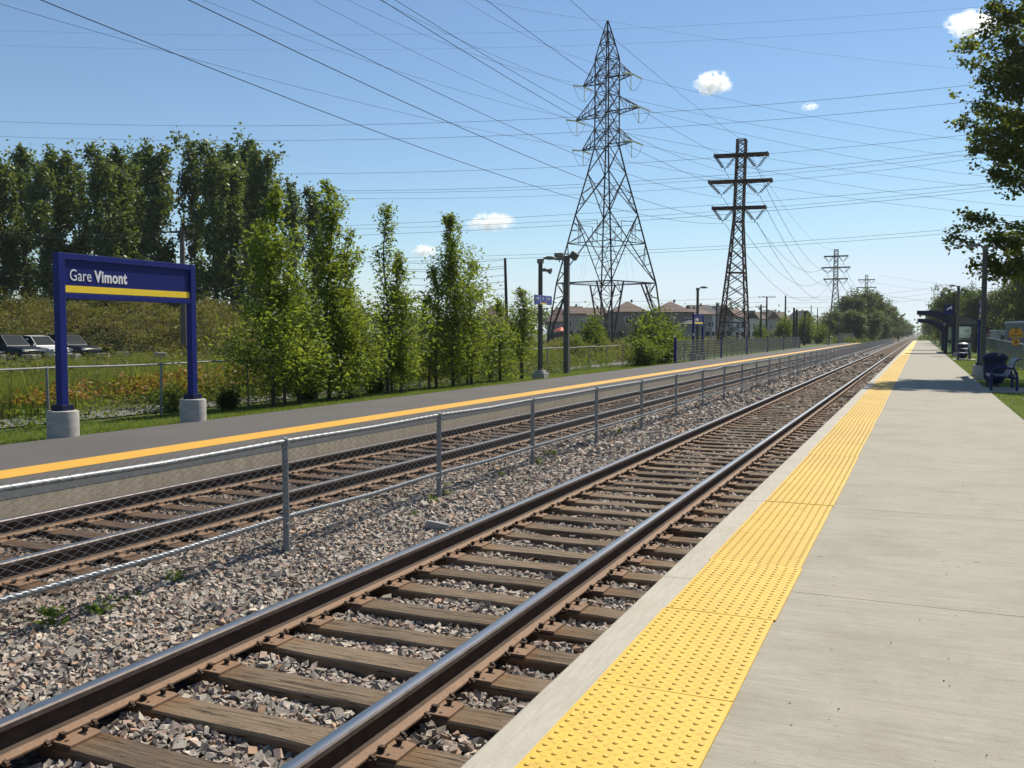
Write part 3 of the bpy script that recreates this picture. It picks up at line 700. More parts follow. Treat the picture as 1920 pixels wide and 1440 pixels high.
# ------------------------------------------------------------------ LAMP POSTS
def lamp_post(loc_, label, h, armdir, round_base=False, blade=False, speaker=True, w_=.17, group='platform lamp posts'):
    t = thing('lamp_post', label, 'lamp post', loc_, 0, group)
    b = MB()
    if round_base: b.lathe([(.25, -.1), (.25, .50), (.22, .53)], n=24)
    else: b.box((0, 0, .10), (.50, .50, .24)); b.box((0, 0, .26), (.36, .36, .10))
    b.build('base', M['pedestal'], t, bevel=.02 if not round_base else 0)
    b = MB(); z0 = .50 if round_base else .30
    r0, r1 = w_*.56, w_*.48
    b.lathe([(r0*1.15, z0), (r0*1.15, z0+.06), (r0, z0+.08), (r1, h)], n=8); b.build('pole', M['pole'], t)
    b = MB(); s = armdir; b.box((0, 0, h-.05), (w_*1.1, w_*1.1, .16)); b.tube([(0, 0, h-.10), (s*.08, 0, h-.03), (s*.14, 0, h+.04), (s*.22, 0, h+.06)], .035, 8); b.build('arm', M['lamp'], t)
    b = MB(); x0, x1 = s*.14, s*.64
    prof = [(x0, .045), (x0+s*.06, .085), (x0+s*.18, .125), (x1-s*.14, .11), (x1, .05), (x1-s*.02, .02), (x0+s*.12, .01), (x0, .025)]
    b.prism([(p, h+q) for p, q in prof], -.10, .10, axis='y'); b.build('luminaire', M['lamp'], t, bevel=.02)
    b = MB(); b.box(((x0+x1)/2+s*.03, 0, h+.008), (.28, .15, .03)); b.build('lens', M['lens'], t)
    if speaker:
        b = MB(); b.box((s*.14, 0, h-.38), (.16, .12, .12)); b.tube([(s*.20, 0, h-.38), (s*.27, 0, h-.40), (s*.42, 0, h-.44)], [.03, .05, .12], 10); b.build('loudspeaker', M['lamp'], t)
    if blade:
        b = MB(); b.box((w_*.56+.012, 0, 2.95), (.022, 1.75, .34)); bl = b.build('blade_sign', M['panel_light'], t, bevel=.004)
        b = MB()
        for yy in (-.29, .29): b.box((w_*.56+.026, yy, 2.95), (.004, .02, .34))
        b.build('divider', M['white'], bl)
        b = MB(); b.box((w_*.56+.026, 0, 2.81), (.004, .52, .06)); b.build('yellow_strip', M['signyellow'], bl)
        b = MB()
        for y_, ln in ((-.60, 6), (.56, 4), (0, 2)):
            for q in range(ln): b.box((w_*.56+.026, y_ + (q-ln/2)*.062, 3.0+.012*math.sin(q*2.3)), (.004, .038, .055+.03*(q % 2)))
        b.build('lettering', M['white'], bl)
    return t
l1 = atx(1013, 705, -13.1)
lamp_post((l1[0], l1[1], -.12), 'grey lamp post with blue street sign blade and horn loudspeaker, square concrete footing', 4.45, 1, blade=True, w_=.18)
lp3 = (-12.85, yfor(1299, -12.85)+1.2)
lamp_post((lp3[0], lp3[1], -.1), 'slim lamp post with one arm beside the far station sign', 4.5, 1, speaker=False, w_=.17)
lamp_post((1.98, 35.9, -.06), 'thick lamp post on a round concrete base just behind the near bench', 4.62, -1, round_base=True, w_=.17, speaker=False)
lamp_post((2.35, 71.5, -.06), 'lamp post rising in front of the glass waiting shelter', 4.9, -1, w_=.20)
for i, (y, lb) in enumerate(((128, 'lamp post farther down the concrete platform, its pale head above the canopy'), (172, 'small distant lamp post showing under the one before it'), (215, 'last tiny lamp post at the far end of the concrete platform'))):
    lamp_post((2.3, y, -.06), lb, 4.7, -1, speaker=False)
for u, y_, lb in ((1554, 0, 'distant lamp post against the dark trees behind the palisade'), (1572, 0, 'second distant lamp post against the dark trees'), (1597, 0, 'third distant lamp post before the tree row')):
    x = -12.6; lamp_post((x, yfor(u, x), -.1), lb, 4.5, 1, speaker=False)

# ------------------------------------------------------------------ POLES with floodlights, utility poles
fp = atx(1062, 690, -15.0); 
t = thing('floodlight_pole', 'square pole carrying two floodlight boxes behind the platform lamp', 'floodlight pole', (fp[0], fp[1], -.3))
hp = (690-484)/FPX*np.dot(fp-EYEV, _F)+.35
MB().box((0, 0, hp/2), (.23, .23, hp)).build('pole', M['pole'], t, bevel=.01)
MB().box((-.36, 0, hp-.02), (.42, .34, .32)).box((-.36, .0, hp-.24), (.06, .06, .1)).build('floodlight', M['lamp'], t, bevel=.03)
MB().box((.32, .1, hp), (.34, .30, .34), rot=Matrix.Rotation(.6, 3, 'Y')).build('floodlight', M['pole'], t, bevel=.03)
def utility_pole(u, vt, D, label, vb=None, arms=(), mat='woodpole', r=.13, group='wooden utility poles', lean=0.0, gzv=None, extra=None):
    top = at(u, vt, D); zb = gzv if gzv is not None else float(gz(top[0], top[1])) - .2
    h = top[2]-zb; t = thing('utility_pole', label, 'utility pole', (top[0], top[1], zb), 0, group)
    MB().tube([(-lean*h, 0, 0), (0, 0, h)], [r*1.25, r*.8], 10).build('pole', M[mat], t, smooth=True)
    ax = Vector((_R[0], _R[1], 0))
    for dz, hw in arms:
        b = MB(); b.bar(ax*-hw + Vector((0, 0, h-dz)), ax*hw + Vector((0, 0, h-dz)), .10, .12)
        for k in (-.9, -.45, .45, .9): b.tube([ax*(hw*k) + Vector((0, 0, h-dz+.06)), ax*(hw*k) + Vector((0, 0, h-dz+.26))], .045, 6)
        b.build('crossarm', M[mat], t)
    return t, h, top
uL, hL, topL = utility_pole(341, 432, 56, 'weathered utility pole with a top crossarm in front of the tall poplars', arms=((.10, .75),), r=.17, gzv=.9)
utility_pole(947, 484, 88, 'dark leaning utility pole holding a stack of side insulators', arms=(), mat='woodpole_dark', r=.15, lean=-.03)
specs = [(1438, 556, 170, ((.1, 1.6), (2.6, 1.1)), 'pole with two crossarms right of the latticed pylon'), (1427, 571, 150, ((.4, .9),), 'shorter pole with boxes beside the two armed pole'),
         (1473, 554, 180, (), 'bare pole standing clear above the house roofs'), (1489, 577, 130, (), 'thick dark pole by the end of the dark mesh fence'), (1494, 580, 128, (), 'thick dark pole paired close to another'),
         (1509, 585, 150, ((.1, .3),), 'thin pole with a stub arm after the dark mesh fence'), (1344, 567, 175, (), 'pole standing between two townhouses'), (1521, 572, 300, (), 'tiny far pole above the treetops'),
         (1533, 577, 320, (), 'tiniest far pole near the first wooded rise'), (1643, 548, 250, ((1.1, 2.2),), 'pole with wide framed arm in front of the far wood')]
for u, v, D, arms, lb in specs: utility_pole(u, v, D, lb, arms=arms, mat='woodpole_dark', r=.17)
tt = utility_pole(1632, 552, 252, 'second leg pole of the wide framed arm before the far wood', arms=(), mat='woodpole_dark', r=.17)

# ------------------------------------------------------------------ BIG LATTICE TOWER
TD = 140.0; TC = at(1136, 637, TD); TC[2] = -.2
Fh = np.array([_F[0], _F[1], 0]); Fh /= np.linalg.norm(Fh)
AX = Vector((_R - Fh)/math.sqrt(2)); AY = Vector((_R + Fh)/math.sqrt(2))
big = thing('transmission_tower', 'huge dark lattice transmission tower with pointed top and six insulator arms', 'pylon', tuple(TC))
def zv(v, D=TD):
    r_ = ray(1137, v); return EYE + r_[2]*float(np.hypot(TC[0], TC[1])/np.hypot(r_[0], r_[1])) - TC[2]
def K(a, b_, z): return AX*a + AY*b_ + Vector((0, 0, z))
lv = [(0, 8.95), (zv(531), 7.5), (zv(457), 5.85), (zv(403), 4.68), (zv(325), 2.86), (zv(275), 1.85), (zv(245), 1.83), (zv(210), 1.82), (zv(175), 1.81), (zv(142), 1.80), (zv(110), 1.80), (zv(82), 1.15), (zv(60), .62), (zv(39), .06)]
lv = [(z, hd/math.sqrt(2)) for z, hd in lv]
cor = [(1, 1), (1, -1), (-1, -1), (-1, 1)]
def P_(c, L_): return K(c[0]*L_[1], c[1]*L_[1], L_[0])
legs = MB(); 
for c in cor:
    for i in range(len(lv)-1): legs.bar(P_(c, lv[i]), P_(c, lv[i+1]), .21 if i < 5 else .16)
legs.build('leg_frame', M['steel_dark'], big)
br = MB()
def lerp(a, b_, t_): return a + (b_-a)*t_
for f in range(4):
    c0, c1 = cor[f], cor[(f+1) % 4]
    for i in range(len(lv)-1):
        a0, a1, d0, d1 = P_(c0, lv[i]), P_(c0, lv[i+1]), P_(c1, lv[i]), P_(c1, lv[i+1])
        W = .115 if i < 4 else .095
        if i == 0:
            m_ = lerp(a1, d1, .5); br.bar(a1, d1, .16)
            for ft, e1 in ((a0, a1), (d0, d1)):
                q = lerp(e1, m_, .52); br.bar(ft, q, .20); br.bar(ft, q, .14)
                br.bar(lerp(ft, e1, .5), lerp(ft, q, .5), .08); br.bar(lerp(ft, e1, .5), lerp(ft, q, .8), .08); br.bar(lerp(ft, e1, .75), lerp(ft, q, .8), .08)
                br.bar(lerp(ft, e1, .25), lerp(ft, q, .5), .08); br.bar(lerp(ft, q, .8), lerp(e1, m_, .25), .08); br.bar(e1, lerp(ft, q, .8), .09)
        elif i in (1,):
            # big diamond reaching from level 1 up to level 3
            a3, d3 = P_(c0, lv[3]), P_(c1, lv[3])
            br.bar(a0, d3, W); br.bar(d0, a3, W); br.bar(a1, d1, W)
            for s0, s3, o3, m0 in ((a0, a3, d3, a1), (d0, d3, a3, d1)):
                br.bar(lerp(s0, m0, .5), lerp(s0, o3, .25), .08); br.bar(m0, lerp(s0, o3, .25), .08); br.bar(m0, lerp(s3, d0 if s0 is a0 else a0, .28), .08)
                x1 = lerp(s3, d0 if s0 is a0 else a0, .22); br.bar(lerp(m0, s3, .45), x1, .08); br.bar(lerp(m0, s3, .75), x1, .08)
                br.bar(lerp(s0, m0, .75), lerp(s0, o3, .38), .07); br.bar(lerp(s0, m0, .3), lerp(s0, o3, .14), .07)
            mm = lerp(a1, d1, .5); br.bar(lerp(a0, d0, .5), mm, .01)
            br.bar(lerp(a1, d1, .3), lerp(a1, d1, .3)+Vector((0, 0, 3)), .07); br.bar(lerp(a1, d1, .7), lerp(a1, d1, .7)+Vector((0, 0, 3)), .07); br.bar(lerp(a1, d1, .3)+Vector((0, 0, 3)), lerp(a1, d1, .7)+Vector((0, 0, 3)), .06)
        elif i == 2: pass
        elif i in (3, 4):
            br.bar(a0, d1, W); br.bar(d0, a1, W)
            if i == 3:
                for s0, s1, o1 in ((a0, a1, d1), (d0, d1, a1)):
                    br.bar(lerp(s0, s1, .5), lerp(s0, o1, .3), .08); br.bar(lerp(s0, s1, .5), lerp(s1, d0 if s0 is a0 else a0, .3), .08); br.bar(lerp(s0, s1, .25), lerp(s0, o1, .3), .07)
        elif i < len(lv)-2:
            br.bar(a0, d1, W*.9); br.bar(d0, a1, W*.9); br.bar(a1, d1, W*.9); 
            if i < 10: br.bar(lerp(a0, a1, .5), lerp(d0, d1, .5), .06)
    # horizontal diaphragms
for i in (1, 5, 7, 9, 10):
    br.bar(P_(cor[0], lv[i]), P_(cor[2], lv[i]), .08); br.bar(P_(cor[1], lv[i]), P_(cor[3], lv[i]), .08)
# inner ladder seen through the middle
zl = lv[1][0]
while zl < lv[3][0]:
    s_ = np.interp(zl, [l[0] for l in lv], [l[1] for l in lv]); br.bar(K(s_*.32, -s_*.32, zl), K(-s_*.32, s_*.32, zl), .06); zl += 1.3
br.build('bracing', M['steel_grey'], big)
def insul(b, a, c, n_, r, w_=.06):
    a, c = Vector(a), Vector(c); d = (c-a)/n_
    b.bar(a, c, .04, m=0)
    for i in range(n_):
        p = a + d*(i+.5); b.tube([p - d*.35, p + d*.12, p + d*.2], [r*.35, r, r*.3], 8, m=0)
arm_tips = {}
for zc, hl, nmz in ((zv(151), 4.75, 'upper'), (zv(214), 6.2, 'middle'), (zv(274), 4.95, 'lower')):
    for s in (-1, 1):
        hw = 1.28; tip = K(s*hl, 0, zc); b = MB()
        for q in (-1, 1):
            b.bar(K(s*hw, q*hw, zc), tip, .13); b.bar(K(s*hw, q*hw, zc+2.7), tip, .11)
            for t_ in (.33, .66): b.bar(lerp(K(s*hw, q*hw, zc), tip, t_), lerp(K(s*hw, q*hw, zc+2.7), tip, t_), .06)
            b.bar(lerp(K(s*hw, q*hw, zc), tip, .33), K(s*hw, q*hw, zc+2.7), .06); b.bar(lerp(K(s*hw, q*hw, zc), tip, .66), lerp(K(s*hw, q*hw, zc+2.7), tip, .33), .06)
        for t_ in (0, .3, .6): b.bar(lerp(K(s*hw, -hw, zc), tip, t_), lerp(K(s*hw, hw, zc), tip, t_), .07)
        b.build('arm', M['steel_dark'], big)
        arm_tips[(nmz, s)] = Vector(TC) + tip
        b = MB()
        # strain strings both ways along the line and a jumper string
        d1 = AY*2.2; 
        insul(b, tip + AY*.15, tip + d1 + Vector((0, 0, -.22)), 10, .15); insul(b, tip - AY*.15, tip - d1 + Vector((0, 0, -.22)), 10, .15)
        b.build('insulator_string', M['glassins'] , big)
        b = MB(); insul(b, tip + K(-s*.3, 0, 0), tip + K(-s*.3, 0, -2.3), 11, .14)
        b.build('insulator_string', M['glassins'], big)
        b = MB(); pts = [tip + AY*(2.2*k) + Vector((0, 0, -.22 - 2.1*(1-k*k))) for k in np.linspace(-1, 1, 11)]; b.tube(pts, .03, 4); b.build('jumper_wire', M['cable'], big)

# ------------------------------------------------------------------ LATTICE PYLONS beside the line
def pylon_root(loc_, label):
    t = thing('lattice_pylon', label, 'pylon', loc_, 0, 'lattice pylons following the railway')
    H = 24.3; b = MB()
    pr = [(0, 1.62), (3.2, 1.42), (6.2, 1.20), (9.0, .97), (11.8, .75), (14.9, .53), (16.5, .52), (18., .51), (19.6, .50), (21.2, .49), (22.7, .48), (H, .48)]
    cs = [(1, 1), (1, -1), (-1, -1), (-1, 1)]
    for c in cs:
        for (z0, w0), (z1, w1) in zip(pr[:-1], pr[1:]): b.bar((c[0]*w0, c[1]*w0, z0), (c[0]*w1, c[1]*w1, z1), .17)
    b.build('leg_frame', M['steel_brown'], t); b = MB()
    for f in range(4):
        c0, c1 = cs[f], cs[(f+1) % 4]
        for i, ((z0, w0), (z1, w1)) in enumerate(zip(pr[:-1], pr[1:])):
            k = 2 if i < 5 else 2
            for q in range(k):
                za, zb_ = z0+(z1-z0)*q/k, z0+(z1-z0)*(q+1)/k; wa, wb = w0+(w1-w0)*q/k, w0+(w1-w0)*(q+1)/k
                b.bar((c0[0]*wa, c0[1]*wa, za), (c1[0]*wb, c1[1]*wb, zb_), .085); b.bar((c1[0]*wa, c1[1]*wa, za), (c0[0]*wb, c0[1]*wb, zb_), .085)
            if i in (0, 2, 4, 5, 8, 10): b.bar((c0[0]*w1, c0[1]*w1, z1), (c1[0]*w1, c1[1]*w1, z1), .11)
    b.build('bracing', M['steel_brown'], t)
    att = []
    for z, hw in ((22.55, 3.0), (19.55, 3.55), (16.5, 3.0)):
        b = MB()
        for s in (-1, 1):
            b.box((0, s*.55, z), (2*hw, .10, .26)); b.box((0, s*.55, z+.13), (2*hw, .20, .035)); b.box((0, s*.55, z-.13), (2*hw, .20, .035))
        k = int(hw*2/.7)
        for q in range(k+1): b.box((-hw + 2*hw*q/k, 0, z), (.12, 1.2, .26))
        for s in (-1, 1): b.box((s*hw, 0, z), (.12, 1.3, .42))
        b.build('crossarm', M['steel_brown'], t)
        for s in (-1, 1):
            b = MB(); mid = Vector((s*(hw*.5+.33), 0, z-1.45)); insul(b, (s*(hw-.15), 0, z-.2), mid + Vector((s*.22, 0, .12)), 7, .24); insul(b, (s*.72, 0, z-.2), mid + Vector((-s*.22, 0, .12)), 7, .24)
            b.bar(mid + Vector((s*.25, 0, .14)), mid, .07); b.bar(mid + Vector((-s*.25, 0, .14)), mid, .07); b.bar(mid, mid + Vector((0, 0, -.3)), .06)
            b.build('insulator_string', M['darkins'], t); att.append(mid + Vector((0, 0, -.3)))
    return t, att, H
q2 = at(1391, 262, 107); q3 = at(1568, 468, 247); q4_ = at(1625, 516, 360)
pz = q2[2]-24.3
py2, att, PH = pylon_root((q2[0], q2[1], pz), 'nearest brown lattice pylon with three thick crossarms and V shaped insulators')
Q = [Vector((q2[0], q2[1], pz)), Vector((q3[0], q3[1], q3[2]-24.3)), Vector((q4_[0], q4_[1], q4_[2]-24.3))]
dup(py2, Q[1], 0, 'second lattice pylon, half hidden by trees near the end of the platform')
dup(py2, Q[2], 0, 'smallest and most distant lattice pylon above the dark wood')
py2.rotation_euler = (0, rad(1.6), 0)
py2.location.x -= PH*math.sin(rad(1.6))
# ------------------------------------------------------------------ POWER LINES
def power_line(a, c, sag, r, label, n_=28, group=None, mat='cable', spacer=None):
    a, c = Vector(a), Vector(c); pts = [a.lerp(c, t_/n_) + Vector((0, 0, -4*sag*(t_/n_)*(1-t_/n_))) for t_ in range(n_+1)]
    b = MB(); b.tube([p - a for p in pts], r, 4, cap=False)
    o = b.build('power_line', M[mat]); o.location = a; return tag(o, label, 'power line', group)
sides = ('track side', 'outer side')
prev = Vector((-20.0, Q[0].y-150, pz))
wn = ['top crossarm', 'middle crossarm', 'bottom crossarm']
for i, p in enumerate(att):
    nm = wn[i//2] + (' outer end' if i % 2 == 0 else ' track end')
    power_line(Q[0]+p, prev+p, 4.2, .015, 'cable running overhead towards the viewer from the nearest pylon, %s' % nm)
    power_line(Q[0]+p, Q[1]+p, 6.2, .028, 'sagging cable between the first two lattice pylons, %s' % nm)
    power_line(Q[1]+p, Q[2]+p, 5.0, .04, 'short looking cable between the two farther pylons, %s' % nm)
tp = Vector((0, 0, PH))
power_line(Q[0]+tp, prev+tp, 2.6, .016, 'thin ground wire climbing from the nearest lattice pylon top past the big tower tip')
power_line(Q[0]+tp, Q[1]+tp, 3.5, .018, 'thin ground wire joining the tops of the first two lattice pylons')
def through(tipv, u, v, D, ext=1.25):
    q = Vector(at(u, v, D)); t_ = Vector(tipv); return t_ + (q-t_)*ext
A3 = {k: v for k, v in arm_tips.items()}
yoff = AY*2.2 + Vector((0, 0, -.22))
# towards the viewer's side (up and left), two circuits
for k, lst in (('upper', ((-1, 700, 0, 96), (1, 905, 0, 98))), ('middle', ((-1, 445, 0, 86), (1, 760, 0, 88))), ('lower', ((-1, 75, 0, 74), (1, 640, 0, 78)))):
    for s, u, v, D in lst:
        e = through(A3[(k, s)]-yoff, u, v, D, 1.35)
        power_line(A3[(k, s)]-yoff, e, 1.6, .017, 'cable from the big tower %s %s arm leading up over the viewer' % (k, 'near' if s > 0 else 'far'))
for k, s, u, v, D in (('upper', 1, 1850, 258, 165), ('upper', -1, 1850, 290, 172), ('middle', 1, 1850, 322, 165), ('middle', -1, 1890, 346, 172), ('lower', 1, 1890, 376, 165), ('lower', -1, 1890, 396, 172)):
    a = A3[(k, s)]+yoff; e = through(a, u, v, D, 1.2)
    power_line(a, e, 1.5, .022, 'cable from the big tower %s %s arm sloping down beyond the tracks' % (k, 'near' if s > 0 else 'far'))
tipw = Vector(TC) + Vector((0, 0, lv[-1][0]))
power_line(tipw, through(tipw, 1850, 128, 165, 1.2), 1.0, .014, 'faint ground wire from the big tower tip over the tracks')
power_line(tipw, through(tipw, 940, 0, 118, 1.6), .6, .014, 'faint ground wire from the big tower tip going up')
# lines of another route crossing the whole sky
def sky_line(pts, D0, D1, r, label, ue=(-200, 2150)):
    us = np.array([p[0] for p in pts], float); vs = np.array([p[1] for p in pts], float)
    co = np.polyfit(us, vs, min(2, len(pts)-1)); u0, u1 = ue
    a = at(u0, 400, D0); c = at(u1, 400, D1); nrm = np.array([-(c-a)[1], (c-a)[0], 0]); P = []
    for u in np.linspace(u0, u1, 22):
        rr = ray(u, float(np.polyval(co, u))); t_ = ((a-EYEV)@nrm)/(rr@nrm); P.append(EYEV + rr*t_)
    b = MB(); b.tube([Vector(p-P[0]) for p in P], r, 4, cap=False); o = b.build('power_line', M['cable']); o.location = P[0]; return tag(o, label, 'power line', 'power lines crossing high over the railway')
sl = [([(0, 57), (900, 62), (1850, 12)], .012), ([(0, 85), (900, 90), (1860, 42)], .012), ([(0, 228), (830, 230), (1850, 156)], .026), ([(0, 256), (830, 258), (1850, 187)], .026),
      ([(550, 326), (960, 317), (1830, 251)], .024), ([(620, 358), (1100, 345), (1830, 280)], .026), ([(620, 362), (1100, 351), (1830, 288)], .022), ([(620, 372), (1100, 364), (1830, 297)], .02),
      ([(630, 424), (1100, 400), (1900, 339)], .024), ([(640, 430), (1100, 412), (1900, 345)], .022), ([(640, 442), (1100, 420), (1900, 352)], .026), ([(760, 483), (1340, 462), (1850, 424)], .022), ([(760, 490), (1340, 468), (1850, 432)], .022)]
for i, (p, r) in enumerate(sl):
    sky_line(p, 190, 125, r, '%s wire, counted from the highest, of those crossing the sky level over both towers' % ORD[i])
# low lines on the wooden poles
tl = Vector(topL)
for dz, q, v in ((0, -1, 422), (-.25, 1, 427)):
    power_line(tl + Vector((0, 0, dz)), at(-120, v, 44), .35, .011, ('upper' if dz == 0 else 'lower')+' pale wire hanging from the weathered pole before the poplars', mat='cable')
for v0, v1, lb in ((487, 498, 'upper wire low behind the near station sign'), (500, 505, 'lower wire low behind the near station sign')):
    power_line(at(-150, v0-4, 60), at(600, v1+40, 75), .5, .009, lb, mat='cable')
for i, (v0, v1) in enumerate(((487, 476), (499, 488), (503, 491), (516, 500), (528, 517), (541, 533), (553, 541))):
    power_line(at(947, v0, 88), at(760, v0+6, 84), .15, .018, '%s wire from the top leaving the dark leaning utility pole' % ORD[i])
for i, (v0, v1) in enumerate(((556, 560), (566, 572), (575, 577))):
    power_line(at(1438, v0, 170), at(700, v1, 150), .8, .02, '%s low wire strung over the house roofs to the two armed pole' % ORD[i])
    power_line(at(1473, v0+2, 180), at(1800, v0-26, 240), 1.0, .02, '%s low wire from the bare pole running behind the pylons' % ORD[i])
for i, (a, c) in enumerate((((1643, 551, 250), (1990, 578, 200)), ((1640, 530, 360), (1990, 560, 230)), ((1650, 516, 360), (1990, 548, 230)))):
    power_line(at(*a), at(*c), 1.0, .022, '%s faint wire from the far wood towards the lamp posts' % ORD[i])

# ------------------------------------------------------------------ BENCHES, BINS, small furniture on the concrete platform side
def bench(loc_, label):
    t = thing('bench', label, 'bench', loc_, 0, 'blue metal benches'); Lh = .78
    # profile in x (towards the lawn) and z: seat low at the track side, curled backrest
    prof = [(-.28, .40), (-.26, .445), (-.20, .455), (.02, .425), (.16, .43), (.22, .50), (.27, .66), (.32, .80), (.38, .875), (.46, .895), (.50, .87)]
    b = MB()
    th = .03; inner = [(x + .012, z - th) for x, z in prof]
    n_ = len(prof); vs = []
    for y in (-Lh, Lh): vs += [(x, y, z) for x, z in prof] + [(x, y, z) for x, z in inner]
    k = 2*n_; f = []
    for i in range(n_-1):
        f += [(i, i+1, k+i+1, k+i), (n_+i, k+n_+i, k+n_+i+1, n_+i+1), (i, n_+i, n_+i+1, i+1), (k+i, k+i+1, k+n_+i+1, k+n_+i)]
    f += [(0, k, k+n_, n_), (n_-1, 2*n_-1, k+2*n_-1, k+n_-1)]
    b.add(vs[:], f); 
    seat = MB(); back = MB()
    seat.v, back.v = b.v, list(b.v)
    seat.f = [q for q in b.f if max(b.v[i][2] for i in q) < .52]; back.f = [q for q in b.f if max(b.v[i][2] for i in q) >= .52]
    seat.m = [0]*len(seat.f); back.m = [0]*len(back.f)
    for nm, m_ in (('seat', seat), ('backrest', back)): m_.build(nm, M['bench'], t, smooth=True)
    for y in (-Lh-.03, Lh+.03):
        b = MB(); b.tube([(-.22, y, 0), (-.23, y, .42), (-.22, y, .56), (-.13, y, .63), (.0, y, .645), (.18, y, .645), (.30, y, .62), (.37, y, .52), (.40, y, .36), (.40, y, 0)], .032, 8)
        b.tube([(-.23, y, .40), (.0, y, .40), (.39, y, .36)], .028, 8); b.build('armrest_frame', M['bench'], t, smooth=True)
    for x in (-.23, .40):
        for y in (-Lh+.12, Lh-.12): MB().tube([(x, y, 0), (x, y, .40)], .03, 8).build('leg', M['bench'], t)
    b = MB(); b.tube([(.40, -Lh, .36), (.40, Lh, .36)], .022, 8); b.tube([(-.2, -Lh, .38), (-.2, Lh, .38)], .022, 8); b.build('stretcher', M['bench'], t)
    b = MB(); b.box((.1, 0, -.03), (1.25, 2.2, .10)); tag(b.build('concrete_pad', M['coping'], None, loc_), kind='structure')
    return t
bench((2.03, 29.2, -.005), 'near dark blue metal bench with curled backrest beside the lamp post')
bench((2.35, 62.5, -.005), 'distant blue bench in front of the glass waiting shelter')
def bin_(loc_, label, lid='blue_dark'):
    t = thing('litter_bin', label, 'litter bin', loc_, 0, 'round litter bins')
    MB().lathe([(.14, .0), (.14, .05), (.22, .10), (.30, .26), (.33, .50), (.33, .80)], n=24).build('body', M['blue_dark'], t, smooth=True)
    MB().lathe([(.35, .78), (.365, .80), (.365, .90), (.33, .94)], n=24).build('rim', M['blue_dark'], t, smooth=True)
    MB().lathe([(.33, .93), (.28, .98), (.15, 1.02), (.05, 1.03)], n=24).build('lid', M[lid], t, smooth=True)
    return t
bin_((2.10, 31.8, -.03), 'round dark blue litter bin with a domed lid tucked behind the near bench')
bin_((2.50, 65.6, -.03), 'distant blue litter bin with a pale grey domed lid', 'galv')
dp = (3.02, 36.4)
t = thing('warning_sign', 'orange danger sign with black lettering above a small square plate on a thin post', 'warning sign', (dp[0], dp[1], -.06))
MB().tube([(0, 0, 0), (0, 0, 1.65)], .028, 8).build('post', M['post'], t)
b = MB(); pl = [(-.21, 1.50), (.21, 1.50), (.21, 1.72), (.15, 1.76), (.10, 1.83), (-.10, 1.83), (-.15, 1.76), (-.21, 1.72)]
b.prism([(x, z) for x, z in pl], -.045, -.035, axis='y'); wp = b.build('warning_plate', M['orange'], t)
b = MB(); b.prism([(-.07, 1.79), (.07, 1.79), (.04, 1.835), (-.04, 1.835)], -.05, -.046, axis='y'); b.bar((-.05, -.049, 1.66), (.05, -.049, 1.73), .004, .03); b.prism([(.03, 1.69), (.075, 1.745), (.02, 1.74)], -.051, -.047, axis='y'); b.build('symbol', M['black'], wp)
me, wd = text_mesh('DANGER', .085, .001, 1.0); me.materials.append(M['black']); o = link('lettering', me, wp, (-wd/2, -.048, 1.535)); o.rotation_euler = (rad(90), 0, 0)
b = MB(); b.box((0, -.04, 1.34), (.23, .01, .22)); wp2 = b.build('number_plate', M['orange'], t)
me, wd = text_mesh('3', .17, .004, 1.0); me.materials.append(M['black']); o = link('lettering', me, wp2, (-wd/2-.004, -.048, 1.28)); o.rotation_euler = (rad(90), 0, 0)
b = MB(); b.box((1.36, 36.9, .004), (.30, .62, .006)); tag(b.build('dark_square', M['steel_dark']), 'dark flat square on the concrete platform near the lamp post', 'utility cover')  # thin dark box lying flat on the concrete

# shelter and canopies
def canopy(y, x0, label, h=3.05, reach=2.6):
    t = thing('canopy', label, 'canopy', (x0, y, -.05), 0, 'blue cantilever canopies'); Lh = 1.35
    for s in (-1, 1): MB().box((0, s*Lh, h/2-.1), (.26, .26, h-.2)).build('post', M['blue_dark'], t, bevel=.01)
    for s in (-1, 1):
        b = MB(); pts_t, pts_b = [], []
        for i in range(13):
            k = i/12; x = -k*reach; zt = h*.80 + .62*math.sin(min(1, k*1.5)*math.pi/2)**1.2; th = .55*(1-k)**1.2 + .22
            pts_t.append((x+.13*(1-k), zt)); pts_b.append((x+.13*(1-k), zt-th))
        for i in range(12):
            b.prism([pts_b[i], pts_b[i+1], pts_t[i+1], pts_t[i]], s*Lh-.10, s*Lh+.10, axis='y')
        b.build('curved_arm', M['blue_dark'], t)
    b = MB()
    for i in range(12): b.prism([(pts_t[i][0], pts_t[i][1]+.005), (pts_t[i+1][0], pts_t[i+1][1]+.005), (pts_t[i+1][0], pts_t[i+1][1]+.05), (pts_t[i][0], pts_t[i][1]+.05)], -Lh-.2, Lh+.2, axis='y')
    b.build('roof_sheet', M['blue'], t)
    return t
